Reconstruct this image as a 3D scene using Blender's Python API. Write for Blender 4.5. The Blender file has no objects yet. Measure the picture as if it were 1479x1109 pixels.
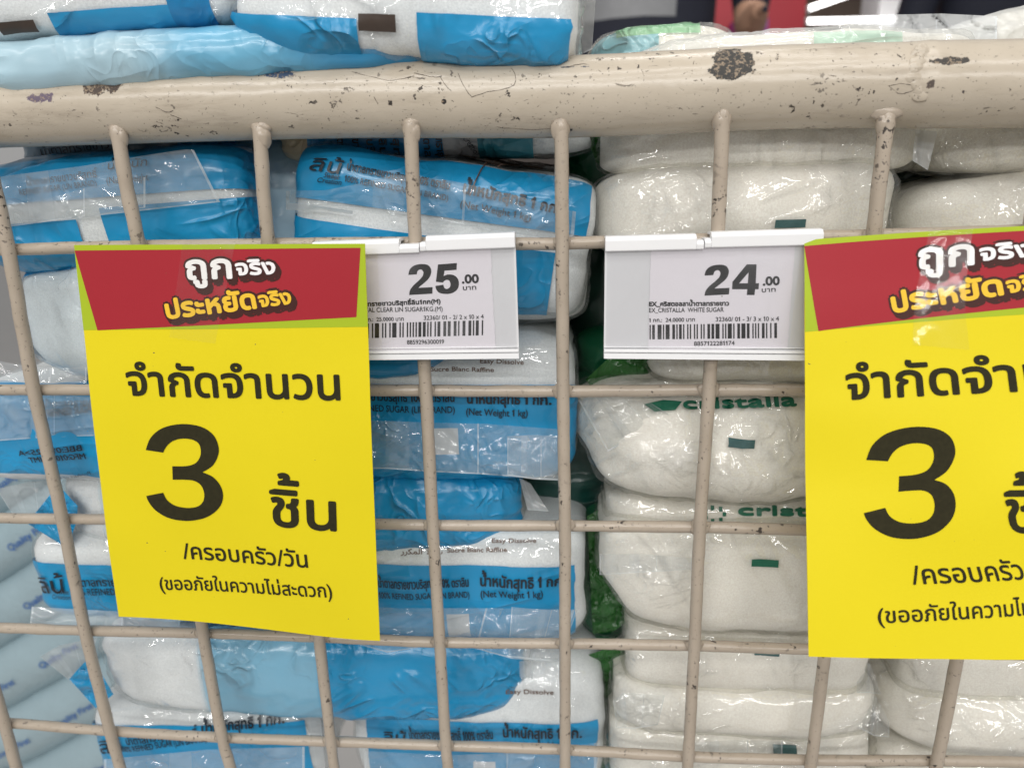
import bpy, bmesh, math, random
from mathutils import Vector, Matrix, noise
from mathutils.geometry import tessellate_polygon
R = math.radians
MM = 0.001
random.seed(7)
scene = bpy.context.scene
COL = scene.collection

# ------------------------------------------------------------------ camera
FPX = 1068.0                       # focal length in pixels of the 1479 px wide photograph
yaw, pitch, roll = R(4.9719), R(72.8118), R(-1.3712)
CAMROT = (Matrix.Rotation(yaw, 3, 'Z') @ Matrix.Rotation(pitch, 3, 'X') @ Matrix.Rotation(roll, 3, 'Z'))
CAMPOS = Vector((3.36, -250.92, 28.03))          # millimetres; x along the mesh, y into the cage, z up
cam = bpy.data.cameras.new('camera')
cam.sensor_width = 36
cam.lens = FPX / 1479 * 36
cam.clip_start = 0.01
cam.clip_end = 100
cam.dof.use_dof = True
cam.dof.focus_distance = 0.262
cam.dof.aperture_fstop = 11
camo = bpy.data.objects.new('camera', cam)
camo.matrix_world = Matrix.Translation(CAMPOS * MM) @ CAMROT.to_4x4()
COL.objects.link(camo)
scene.camera = camo

# ------------------------------------------------------------------ world, lamps, exposure
w = bpy.data.worlds.new('World')
scene.world = w
w.use_nodes = True
bg = w.node_tree.nodes['Background']
bg.inputs[0].default_value = (1.0, 0.985, 0.97, 1)
bg.inputs[1].default_value = 0.34
def area(name, loc, aim, sx, sy, e, col=(1, 0.98, 0.95)):
    l = bpy.data.lights.new(name, 'AREA')
    l.shape = 'RECTANGLE'; l.size = sx; l.size_y = sy; l.energy = e; l.color = col
    o = bpy.data.objects.new(name, l)
    o.location = loc
    o.rotation_euler = (Vector(aim) - Vector(loc)).to_track_quat('-Z', 'Y').to_euler()
    COL.objects.link(o)
    return o
for (x, y, z, sx, sy, e) in ((-0.6, -1.75, 1.75, 1.5, 0.06, 15), (0.9, -1.5, 1.9, 1.5, 0.06, 11), (0.2, -1.0, 2.0, 1.5, 0.06, 10), (-0.9, -0.4, 2.0, 1.5, 0.06, 7),
                             (0.5, 0.2, 2.0, 1.5, 0.06, 6), (-0.1, 0.9, 2.0, 1.5, 0.06, 6), (2.0, -0.9, 1.5, 0.06, 1.4, 5), (-2.0, -0.9, 1.5, 0.06, 1.4, 6),
                             (0.0, -2.6, 1.4, 1.8, 0.07, 22), (-1.4, -3.4, 1.3, 1.8, 0.08, 26), (1.4, -3.2, 1.2, 1.8, 0.08, 18)):  # strips multiplied for film highlights; low front row added as fill for the bags
    area('strip_lamp', (x, y, z), (0, 0, 0), sx, sy, e * 0.88)
scene.view_settings.view_transform = 'Standard'
scene.view_settings.look = 'None'
scene.view_settings.exposure = 0
scene.view_settings.gamma = 1
scene.render.engine = 'CYCLES'
scene.cycles.use_denoising = True
scene.cycles.max_bounces = 8
scene.cycles.transparent_max_bounces = 16
scene.cycles.caustics_reflective = False
scene.cycles.caustics_refractive = False
scene.cycles.sample_clamp_indirect = 4

# ------------------------------------------------------------------ geometry helpers
def ray(px, py):
    return (CAMROT @ Vector(((px - 739.5) / FPX, (554.5 - py) / FPX, -1.0)))
def at(px, py, Y):                 # point on the upright plane y = Y (mm)
    d = ray(px, py)
    return CAMPOS + d * ((Y - CAMPOS.y) / d.y)
def atd(px, py, depth):            # point at a distance along the view axis (mm)
    return CAMPOS + ray(px, py) * depth
def project(P):
    q = CAMROT.transposed() @ (P - CAMPOS)
    return (739.5 + FPX * q.x / -q.z, 554.5 - FPX * q.y / -q.z)
def inv(S, px, py, g=(0.0, 0.0)):  # surface parameters of what the photograph shows at a pixel
    u, v = g
    for _ in range(14):
        x, y = project(S(u, v, 0)); e = 0.05
        xu, yu = project(S(u + e, v, 0)); xv, yv = project(S(u, v + e, 0))
        a, b, c, d = (xu - x) / e, (xv - x) / e, (yu - y) / e, (yv - y) / e
        det = a * d - b * c
        if abs(det) < 1e-6: break
        ex, ey = px - x, py - y
        du, dv = (d * ex - b * ey) / det, (-c * ex + a * ey) / det
        m = max(abs(du), abs(dv), 1e-9); s = min(1, 12 / m)
        u += du * s; v += dv * s
        if m < 0.005: break
    return u, v

def tag(o, label=None, cat=None, group=None, kind=None):
    if label: o['label'] = label
    if cat: o['category'] = cat
    if group: o['group'] = group
    if kind: o['kind'] = kind
    return o
def empty(name, loc, label, cat, group=None):
    o = bpy.data.objects.new(name, None)
    o.location = Vector(loc) * MM
    o.empty_display_size = 0.02
    COL.objects.link(o)
    return tag(o, label, cat, group)
def build(name, V, F, mat, parent=None, smooth=True, uv=None):
    """one mesh object from millimetre world coordinates"""
    org = parent_world(parent) if parent else Vector((0, 0, 0))
    me = bpy.data.meshes.new(name)
    me.from_pydata([(Vector(v) * MM - org)[:] for v in V], [], F)
    if uv is not None:
        lay = me.uv_layers.new(name='UVMap')
        idx = [0] * len(me.loops)
        me.loops.foreach_get('vertex_index', idx)
        flat = []
        for i in idx: flat += [uv[i][0] * MM, uv[i][1] * MM]
        lay.data.foreach_set('uv', flat)
    me.polygons.foreach_set('use_smooth', [smooth] * len(me.polygons))
    me.materials.append(mat)
    me.update()
    o = bpy.data.objects.new(name, me)
    COL.objects.link(o)
    if parent: o.parent = parent
    return o
def parent_world(p):
    v = Vector((0, 0, 0))
    while p is not None:
        v = v + p.location
        p = p.parent
    return v
def tube(pts, rad, n=12, caps=True, wob=0.0, seed=0):
    """swept tube through pts (mm); rad a number or list"""
    V, F = [], []
    m = len(pts)
    up = Vector((0.3, 1, 0.2)).normalized()
    for i, p in enumerate(pts):
        a = pts[max(0, i - 1)]; b = pts[min(m - 1, i + 1)]
        t = (b - a).normalized()
        x = t.cross(up).normalized(); y = t.cross(x)
        r = rad[i] if isinstance(rad, (list, tuple)) else rad
        for k in range(n):
            an = 2 * math.pi * k / n
            q = p + (x * math.cos(an) + y * math.sin(an)) * r
            if wob:
                nn = (q - p).normalized()
                q = q + nn * wob * noise.noise(q / 6 + Vector((seed, 0, 0)))
            V.append(q)
    for i in range(m - 1):
        for k in range(n):
            F.append((i * n + k, i * n + (k + 1) % n, (i + 1) * n + (k + 1) % n, (i + 1) * n + k))
    if caps:
        F.append(tuple(range(n))[::-1]); F.append(tuple((m - 1) * n + k for k in range(n)))
    return V, F
def spline(pts, per=6):
    out = []
    for i in range(len(pts) - 1):
        p0 = pts[max(0, i - 1)]; p1 = pts[i]; p2 = pts[i + 1]; p3 = pts[min(len(pts) - 1, i + 2)]
        for k in range(per):
            t = k / per
            out.append(0.5 * ((2 * p1) + (p2 - p0) * t + (2 * p0 - 5 * p1 + 4 * p2 - p3) * t * t + (3 * p1 - p0 - 3 * p2 + p3) * t ** 3))
    out.append(pts[-1])
    return out
def add(A, B):
    n = len(A[0])
    A[0].extend(B[0]); A[1].extend([tuple(i + n for i in f) for f in B[1]])
    return A
def box(a, b, bev=0.0):
    x0, y0, z0 = a; x1, y1, z1 = b
    V = [Vector(p) for p in ((x0, y0, z0), (x1, y0, z0), (x1, y1, z0), (x0, y1, z0), (x0, y0, z1), (x1, y0, z1), (x1, y1, z1), (x0, y1, z1))]
    F = [(0, 3, 2, 1), (4, 5, 6, 7), (0, 1, 5, 4), (1, 2, 6, 5), (2, 3, 7, 6), (3, 0, 4, 7)]
    return V, F

# ------------------------------------------------------------------ materials
class NT:
    def __init__(s, name):
        s.m = bpy.data.materials.new(name); s.m.use_nodes = True
        s.t = s.m.node_tree; s.t.nodes.clear()
        s.out = s.n('ShaderNodeOutputMaterial')
    def n(s, typ, **kw):
        nd = s.t.nodes.new(typ)
        for k, v in kw.items(): setattr(nd, k, v)
        return nd
    def l(s, a, b): s.t.links.new(a, b)
    def setin(s, sock, v):
        if hasattr(v, 'is_output') or isinstance(v, bpy.types.NodeSocket): s.l(v, sock)
        else: sock.default_value = v
    def math(s, op, a, b=None, clamp=False):
        nd = s.n('ShaderNodeMath', operation=op); nd.use_clamp = clamp
        s.setin(nd.inputs[0], a)
        if b is not None: s.setin(nd.inputs[1], b)
        return nd.outputs[0]
    def ramp(s, fac, a, b, ca=(0, 0, 0, 1), cb=(1, 1, 1, 1)):
        nd = s.n('ShaderNodeMapRange'); nd.interpolation_type = 'SMOOTHSTEP'
        s.setin(nd.inputs[0], fac); nd.inputs[1].default_value = a; nd.inputs[2].default_value = b
        return nd.outputs[0]
    def noise(s, vec, scale, detail=3, rough=0.55, typ='FBM', dist=0.0):
        nd = s.n('ShaderNodeTexNoise'); nd.noise_type = typ
        if vec is not None: s.l(vec, nd.inputs['Vector'])
        nd.inputs['Scale'].default_value = scale; nd.inputs['Detail'].default_value = detail
        nd.inputs['Roughness'].default_value = rough; nd.inputs['Distortion'].default_value = dist
        return nd.outputs[0]
    def mixc(s, f, a, b):
        nd = s.n('ShaderNodeMix', data_type='RGBA')
        s.setin(nd.inputs[0], f); s.setin(nd.inputs[6], a); s.setin(nd.inputs[7], b)
        return nd.outputs[2]
    def pos(s):
        return s.n('ShaderNodeNewGeometry').outputs['Position']
    def bump(s, h, strength, dist, normal=None):
        nd = s.n('ShaderNodeBump'); nd.inputs['Strength'].default_value = strength; nd.inputs['Distance'].default_value = dist
        s.l(h, nd.inputs['Height'])
        if normal is not None: s.l(normal, nd.inputs['Normal'])
        return nd.outputs[0]
    def principled(s, col, rough=0.5, normal=None, coat=0, coatr=0.1, spec=0.5, metal=0, coatn=None, sss=0):
        p = s.n('ShaderNodeBsdfPrincipled')
        s.setin(p.inputs['Base Color'], col); s.setin(p.inputs['Roughness'], rough)
        p.inputs['Specular IOR Level'].default_value = spec
        s.setin(p.inputs['Metallic'], metal)
        p.inputs['Coat Weight'].default_value = coat; p.inputs['Coat Roughness'].default_value = coatr
        if normal is not None: s.l(normal, p.inputs['Normal'])
        if coatn is not None: s.l(coatn, p.inputs['Coat Normal'])
        return p.outputs[0]
    def mixs(s, f, a, b):
        nd = s.n('ShaderNodeMixShader'); s.setin(nd.inputs[0], f); s.l(a, nd.inputs[1]); s.l(b, nd.inputs[2]); return nd.outputs[0]
    def done(s, sh): s.l(sh, s.out.inputs[0]); return s.m
def c4(r, g, b): return (r, g, b, 1)
def rgb(r, g, b):
    f = lambda c: (c / 255 / 12.92) if c / 255 <= 0.04045 else ((c / 255 + 0.055) / 1.055) ** 2.4
    return (f(r), f(g), f(b), 1)
def plain(name, col, rough=0.5, var=0.05, scale=300, bump=0.0, spec=0.5, coat=0):
    t = NT(name); P = t.pos()
    n = t.noise(P, scale, 3)
    lo = tuple(c * (1 - var) for c in col[:3]) + (1,); hi = tuple(min(1, c * (1 + var)) for c in col[:3]) + (1,)
    nm = t.bump(t.noise(P, scale * 2, 2), bump, 0.0002) if bump else None
    return t.done(t.principled(t.mixc(n, lo, hi), rough, nm, spec=spec, coat=coat))

BLUE = c4(0.010, 0.285, 0.56)
BLUE_SHADE = c4(0.006, 0.19, 0.42)  # the same print blue where shaded, with the shade put into the colour
PALEBLUE = c4(0.22, 0.52, 0.72)
ICE = c4(0.62, 0.76, 0.82)
GREEN = c4(0.005, 0.085, 0.035)
LIME = c4(0.018, 0.12, 0.018)
WHITEP = c4(0.75, 0.77, 0.78)

def paint_mat(name, rail=False, chips=()):
    t = NT(name); P = t.pos()
    big = t.noise(P, 60, 4)
    base = t.mixc(big, c4(0.44, 0.380, 0.300), c4(0.55, 0.485, 0.395)) if rail else t.mixc(big, c4(0.33, 0.275, 0.215), c4(0.47, 0.40, 0.325))
    stain = t.ramp(t.noise(P, 25, 5, 0.7), 0.55, 0.8)
    base = t.mixc(t.math('MULTIPLY', stain, 0.35), base, c4(0.36, 0.30, 0.23))
    # small dark chips in the paint
    sz = t.n('ShaderNodeSeparateXYZ'); t.l(P, sz.inputs[0])
    wear = t.math('MULTIPLY', t.ramp(sz.outputs[2], -0.02, 0.02), 0.0 if rail else 0.055)   # the upper wires are knocked most
    sp = t.ramp(t.math('ADD', t.noise(P, 420, 3, 0.6), wear), 0.645 if rail else 0.62, 0.665)
    zone = t.ramp(t.noise(P, 45, 2, 0.5), 0.42, 0.62)
    chip = t.math('MULTIPLY', sp, zone)
    sp2 = t.ramp(t.noise(P, 1100, 2, 0.5), 0.69 if rail else 0.665, 0.72)
    chip = t.math('MAXIMUM', chip, t.math('MULTIPLY', sp2, 0.7))
    if rail:
        s = t.n('ShaderNodeMapping'); t.l(P, s.inputs[0]); s.inputs['Scale'].default_value = (0.35, 1, 1)
        sc = t.ramp(t.noise(s.outputs[0], 380, 5, 0.7, dist=1.2), 0.645, 0.67)
        chip = t.math('MAXIMUM', chip, t.math('MULTIPLY', sc, 0.8))
        s2 = t.n('ShaderNodeMapping'); t.l(P, s2.inputs[0]); s2.inputs['Scale'].default_value = (0.16, 1, 1)
        dirt = t.math('MULTIPLY', t.ramp(t.noise(s2.outputs[0], 210, 6, 0.75), 0.50, 0.72), 0.40)
        base = t.mixc(dirt, base, c4(0.25, 0.205, 0.16))
    nz = t.math('ADD', t.math('MULTIPLY', t.noise(P, 110, 3, 0.6), 0.6), t.math('MULTIPLY', t.noise(P, 420, 4, 0.7), 0.4))
    nn = t.noise(P, 900, 4, 0.7)
    col = t.mixc(chip, base, c4(0.045, 0.035, 0.028))
    allm = chip
    for (cpt, rx, ry, rz, cc, thr) in chips:
        sub = t.n('ShaderNodeVectorMath', operation='SUBTRACT'); t.l(P, sub.inputs[0]); sub.inputs[1].default_value = tuple(c * MM for c in cpt)
        dv = t.n('ShaderNodeVectorMath', operation='DIVIDE'); t.l(sub.outputs[0], dv.inputs[0]); dv.inputs[1].default_value = (rx * MM, ry * MM, rz * MM)
        ln = t.n('ShaderNodeVectorMath', operation='LENGTH'); t.l(dv.outputs[0], ln.inputs[0])
        m = t.math('SUBTRACT', 1.0, ln.outputs['Value'])
        m = t.math('ADD', m, t.math('MULTIPLY', t.math('SUBTRACT', nz, 0.5), 3.4))
        m = t.ramp(m, thr, thr + 0.12)
        inn = t.ramp(nn, 0.52, 0.60)
        cin = t.mixc(t.math('MULTIPLY', inn, 0.75), cc, c4(0.33, 0.25, 0.17))
        col = t.mixc(m, col, cin)
        allm = t.math('MAXIMUM', allm, m)
    h = t.math('ADD', t.math('MULTIPLY', t.noise(P, 260, 4), 0.9), t.math('MULTIPLY', allm, -1.2))
    h = t.math('ADD', h, t.math('MULTIPLY', t.noise(P, 1500, 2), 0.10))
    nm = t.bump(h, 0.32, 0.0003)
    rough = t.math('ADD', 0.17, t.math('MULTIPLY', allm, 0.4))
    rough = t.math('ADD', rough, t.math('MULTIPLY', big, 0.12))
    return t.done(t.principled(col, rough, nm, spec=0.5))

def sugar_mat(name, col, warm):
    t = NT(name); P = t.pos()
    g = t.noise(P, 1500, 2, 0.7)
    v = t.n('ShaderNodeTexVoronoi'); t.l(P, v.inputs[0]); v.inputs['Scale'].default_value = 1300
    lo = tuple(c * 0.84 for c in col[:3]) + (1,)
    hi = tuple(min(0.95, c * 1.06) for c in col[:3]) + (1,)
    c = t.mixc(t.ramp(g, 0.25, 0.75), lo, hi)
    c = t.mixc(t.math('MULTIPLY', t.ramp(v.outputs['Distance'], 0.3, 0.02), 0.25), c, c4(0.92, 0.92, 0.90))  # pale cells paint the sparkle of the grains into the colour
    big = t.ramp(t.noise(P, 40, 3), 0.35, 0.75)
    c = t.mixc(t.math('MULTIPLY', big, 0.3), c, warm)
    h = t.math('ADD', t.noise(P, 1200, 3, 0.7), t.math('MULTIPLY', t.noise(P, 60, 2), 0.8))
    return t.done(t.principled(c, 0.55, t.bump(h, 0.45, 0.0006)))

def film_mat(name, rects=(), haze=0.05, hazecol=c4(0.85, 0.87, 0.88), crink=1.0, seed=0.0, tint=c4(0.97, 0.98, 0.98), pat=False, gloss=2.0):
    """glossy wrapper film; rects = (u0,u1,v0,v1,colour,opacity) of flat print or painted highlights, mm in the film's own sheet"""
    t = NT(name)
    uvn = t.n('ShaderNodeUVMap')
    sep = t.n('ShaderNodeSeparateXYZ'); t.l(uvn.outputs[0], sep.inputs[0])
    off = t.n('ShaderNodeVectorMath', operation='ADD'); t.l(t.pos(), off.inputs[0]); off.inputs[1].default_value = (seed * 0.37, seed * 0.11, seed * 0.23)
    P = off.outputs[0]
    r1 = t.noise(P, 42, 1, 0.4, dist=0.7)
    ridge = t.math('ABSOLUTE', t.math('SUBTRACT', r1, 0.5))
    ridge = t.math('POWER', t.math('SUBTRACT', 1.0, t.math('MULTIPLY', ridge, 3.0), clamp=True), 3.0)
    r2 = t.noise(P, 95, 1, 0.4, dist=1.0)
    ridge2 = t.math('ABSOLUTE', t.math('SUBTRACT', r2, 0.5))
    ridge2 = t.math('POWER', t.math('SUBTRACT', 1.0, t.math('MULTIPLY', ridge2, 3.5), clamp=True), 3.0)
    zone = t.ramp(t.noise(P, 24, 2), 0.47, 0.66)
    h = t.math('ADD', t.math('MULTIPLY', ridge, zone), t.math('MULTIPLY', t.math('MULTIPLY', ridge2, zone), 0.45))
    h = t.math('ADD', h, t.math('MULTIPLY', t.noise(P, 150, 2), 0.10))
    for (ang, sc, amp_) in ((48, 0.9, 0.5), (-35, 1.1, 0.45)):
        mpn = t.n('ShaderNodeMapping'); mpn.vector_type = 'TEXTURE'; t.l(P, mpn.inputs[0]); mpn.inputs['Rotation'].default_value = (0, R(ang + seed * 23 % 40), 0)
        mpn.inputs['Scale'].default_value = (7, 2, 1)
        rr_ = t.math('ABSOLUTE', t.math('SUBTRACT', t.noise(mpn.outputs[0], 110 * sc, 1, 0.4), 0.5))
        rr_ = t.math('POWER', t.math('SUBTRACT', 1.0, t.math('MULTIPLY', rr_, 6.0), clamp=True), 2.0)
        zz = t.ramp(t.noise(P, 30 * sc, 1), 0.52, 0.62)
        h = t.math('ADD', h, t.math('MULTIPLY', t.math('MULTIPLY', rr_, zz), amp_))
    if pat:
        ck = t.n('ShaderNodeTexChecker'); mp = t.n('ShaderNodeMapping'); t.l(uvn.outputs[0], mp.inputs[0])
        mp.inputs['Rotation'].default_value = (0, 0, R(45)); t.l(mp.outputs[0], ck.inputs[0]); ck.inputs['Scale'].default_value = 60
        h = t.math('ADD', h, t.math('MULTIPLY', ck.outputs[1], 0.25))
    nm = t.bump(h, min(1.0, 0.8 * crink), 0.0024 * crink)
    lw = t.n('ShaderNodeLayerWeight'); lw.inputs[0].default_value = 0.5; t.l(nm, lw.inputs['Normal'])
    fr = t.math('ADD', 0.045, t.math('MULTIPLY', t.math('POWER', lw.outputs['Facing'], 4.0), 0.13))
    gl = t.n('ShaderNodeBsdfGlossy'); gl.inputs['Roughness'].default_value = 0.075; t.l(nm, gl.inputs['Normal'])
    tr = t.n('ShaderNodeBsdfTransparent'); tr.inputs[0].default_value = tint
    clear = t.mixs(t.math('MULTIPLY', fr, gloss, clamp=True), tr.outputs[0], gl.outputs[0])
    df = t.n('ShaderNodeBsdfDiffuse'); df.inputs[0].default_value = hazecol; t.l(nm, df.inputs['Normal'])
    tl = t.n('ShaderNodeBsdfTranslucent'); tl.inputs[0].default_value = hazecol
    hz = t.mixs(0.4, df.outputs[0], tl.outputs[0])
    hf = t.math('ADD', haze, t.math('MULTIPLY', t.math('MULTIPLY', ridge, zone), 0.16))
    sh = t.mixs(hf, clear, hz)
    cur, mask = None, None
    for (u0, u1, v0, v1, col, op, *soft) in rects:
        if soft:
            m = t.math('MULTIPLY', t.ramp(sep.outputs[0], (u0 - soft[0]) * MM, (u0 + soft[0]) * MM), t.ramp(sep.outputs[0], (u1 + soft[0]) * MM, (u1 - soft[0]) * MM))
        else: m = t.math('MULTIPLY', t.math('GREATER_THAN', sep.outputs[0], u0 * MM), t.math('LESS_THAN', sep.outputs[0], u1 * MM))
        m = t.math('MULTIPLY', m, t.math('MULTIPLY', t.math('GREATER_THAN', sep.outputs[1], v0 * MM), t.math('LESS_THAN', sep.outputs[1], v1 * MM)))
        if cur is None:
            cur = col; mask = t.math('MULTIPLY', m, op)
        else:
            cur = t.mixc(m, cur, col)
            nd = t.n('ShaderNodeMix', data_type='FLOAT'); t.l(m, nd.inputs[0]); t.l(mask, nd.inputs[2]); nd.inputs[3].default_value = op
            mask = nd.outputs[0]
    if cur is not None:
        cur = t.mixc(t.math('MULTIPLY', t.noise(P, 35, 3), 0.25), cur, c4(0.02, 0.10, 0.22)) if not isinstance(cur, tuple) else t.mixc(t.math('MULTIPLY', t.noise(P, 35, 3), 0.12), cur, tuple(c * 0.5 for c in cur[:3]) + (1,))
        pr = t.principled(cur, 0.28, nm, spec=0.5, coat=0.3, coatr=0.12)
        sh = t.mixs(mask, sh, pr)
    return t.done(sh)

M = {}
M['paint'] = paint_mat('beige_paint')
M['sugar'] = sugar_mat('white_sugar', c4(0.88, 0.90, 0.91), c4(0.80, 0.86, 0.90))
M['sugar_warm'] = sugar_mat('cream_sugar', c4(0.95, 0.91, 0.855), c4(0.92, 0.865, 0.79))
M['ink'] = plain('black_ink', c4(0.016, 0.015, 0.016), 0.7, 0.3, 900, spec=0.2)
M['sign_ink'] = plain('sign_ink', c4(0.026, 0.023, 0.010), 0.75, 0.35, 700, spec=0.15)
M['grey_ink'] = plain('grey_ink', c4(0.10, 0.09, 0.09), 0.5, 0.3, 900)
M['bag_ink'] = plain('bag_ink', c4(0.012, 0.02, 0.03), 0.35, 0.3, 900)
M['brown_ink'] = plain('brown_ink', c4(0.13, 0.075, 0.05), 0.45, 0.2, 900)
M['green_ink'] = plain('green_ink', c4(0.006, 0.115, 0.065), 0.4, 0.2, 900)
M['teal_ink'] = plain('teal_ink', c4(0.05, 0.11, 0.11), 0.25, 0.3, 500)
M['plaque'] = plain('dark_brown_patch', c4(0.045, 0.03, 0.022), 0.4, 0.3, 300)
def paper(name, col, rough=0.5, spec=0.2):
    t = NT(name); P = t.pos()
    f = t.noise(P, 2500, 3, 0.7); b = t.noise(P, 30, 3)
    lo = tuple(c * 0.93 for c in col[:3]) + (1,); hi = tuple(min(1, c * 1.04) for c in col[:3]) + (1,)
    c = t.mixc(t.math('ADD', t.math('MULTIPLY', f, 0.5), t.math('MULTIPLY', b, 0.5)), lo, hi)
    dots = t.ramp(t.noise(P, 700, 1, 0.3), 0.83, 0.85)
    c = t.mixc(dots, c, c4(0.12, 0.10, 0.05))
    return t.done(t.principled(c, rough, t.bump(t.math('ADD', f, t.math('MULTIPLY', b, 4)), 0.15, 0.0003), spec=spec))
M['yellow'] = paper('yellow_card', c4(0.71, 0.585, 0.010))
M['lime'] = paper('lime_print', c4(0.36, 0.46, 0.02))
M['red'] = paper('red_print', c4(0.34, 0.020, 0.030))
M['white_print'] = paper('white_print', c4(0.82, 0.80, 0.80))
M['gold'] = paper('gold_print', c4(0.80, 0.50, 0.04))
M['brown'] = paper('brown_print', c4(0.055, 0.018, 0.015))
M['ticket'] = paper('ticket_paper', c4(0.76, 0.725, 0.76))
M['plastic'] = plain('white_plastic', c4(0.80, 0.80, 0.81), 0.32, 0.03, 60, 0.05)
M['plate'] = plain('grey_white_plastic', c4(0.66, 0.66, 0.67), 0.4, 0.04, 60, 0.05)
M['sleeve'] = film_mat('clear_sleeve', haze=0.015, crink=0.12, tint=c4(0.95, 0.95, 0.96))
M['tape'] = film_mat('clear_tape', haze=0.02, crink=0.12, gloss=0.45, tint=c4(0.985, 0.985, 0.97))

# ------------------------------------------------------------------ lettering
_cache = {}
def contours(ch):
    if ch in _cache: return _cache[ch]
    def loops(s):
        cu = bpy.data.curves.new('glyph', 'FONT'); cu.body = s; cu.size = 1; cu.fill_mode = 'NONE'; cu.resolution_u = 4
        o = bpy.data.objects.new('glyph', cu)
        me = o.to_mesh()
        vs = [v.co.copy() for v in me.vertices]
        nxt = {}
        for e in me.edges:
            a, b = e.vertices
            nxt.setdefault(a, []).append(b); nxt.setdefault(b, []).append(a)
        seen, out = set(), []
        for i in range(len(vs)):
            if i in seen or i not in nxt: continue
            lp = [i]; seen.add(i); cur = i
            while True:
                c = [k for k in nxt[cur] if k not in seen]
                if not c: break
                # keep the winding of the outline: prefer the next index
                k = cur + 1 if cur + 1 in c else c[0]
                lp.append(k); seen.add(k); cur = k
            if len(lp) > 2: out.append([(vs[k].x, vs[k].y) for k in lp])
        o.to_mesh_clear(); bpy.data.objects.remove(o); bpy.data.curves.remove(cu)
        return out
    def left(L): return min(p[0] for l in L for p in l)
    L = loops(ch) if ch != ' ' else []
    if ch == '1': L = [[(0.17, 0), (0.30, 0), (0.30, 0.70), (0.19, 0.70), (0.17, 0.62), (0.06, 0.55), (0.06, 0.45), (0.17, 0.50)]]
    bar = left(loops('l'))
    dotted = loops(ch + 'l')
    adv = max(p[0] for l in dotted for p in l) - (max(p[0] for l in loops('l') for p in l)) if dotted else 0.3
    if ch == '1': adv = 0.42
    _cache[ch] = (L, adv)
    return _cache[ch]
def area2(l): return sum(l[i][0] * l[(i + 1) % len(l)][1] - l[(i + 1) % len(l)][0] * l[i][1] for i in range(len(l)))
def inside(p, l):
    c = False; x, y = p
    for i in range(len(l)):
        x1, y1 = l[i]; x2, y2 = l[(i + 1) % len(l)]
        if (y1 > y) != (y2 > y) and x < (x2 - x1) * (y - y1) / (y2 - y1) + x1: c = not c
    return c
UP = 'ัิีึื็'
TONE = '่้๊๋์'
ARAB = False
def layout(s, track=0.0):
    """list of [outer, hole, ...] polygons in em units and the total width"""
    polys, x = [], 0.0
    for i, ch in enumerate(s):
        L, adv = contours(ch)
        dy = 0.0
        if ch in TONE and ((i and s[i - 1] in UP) or (i + 1 < len(s) and s[i + 1] == 'ำ')): dy = 0.19
        if ch in UP + TONE + 'ุู': adv = 0
        L = [[(px + x, py + dy) for px, py in l] for l in L]
        if L:
            big = max(L, key=lambda l: abs(area2(l)))
            sgn = 1 if area2(big) > 0 else -1
            outs = [l for l in L if area2(l) * sgn > 0]; holes = [l for l in L if area2(l) * sgn <= 0]
            used = set()
            for o in sorted(outs, key=lambda l: abs(area2(l))):
                hs = []
                for k, h in enumerate(holes):
                    if k not in used and inside(h[0], o) and inside(h[len(h) // 2], o): hs.append(h); used.add(k)
                polys.append([o] + hs)
            for k, h in enumerate(holes):
                if k not in used: polys.append([h])
        x += adv + (track if ch not in UP + TONE + 'ุู' else 0)
    return polys, x
def smooth_outline(pts):
    """pts: (x, y) smooth or (x, y, 1) corner -> Catmull-Rom between corners"""
    n = len(pts); out = []
    for i in range(n):
        p1 = pts[i]; p2 = pts[(i + 1) % n]
        p0 = pts[i - 1] if len(p1) == 2 else p1
        p3 = pts[(i + 2) % n] if len(p2) == 2 else p2
        if len(p1) == 3 and len(p2) == 3: out.append((p1[0], p1[1])); continue
        for k in range(4):
            t = k / 4
            out.append(tuple(0.5 * ((2 * p1[j]) + (p2[j] - p0[j]) * t + (2 * p0[j] - 5 * p1[j] + 4 * p2[j] - p3[j]) * t * t + (3 * p1[j] - p0[j] - 3 * p2[j] + p3[j]) * t ** 3) for j in (0, 1)))
    return out
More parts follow.
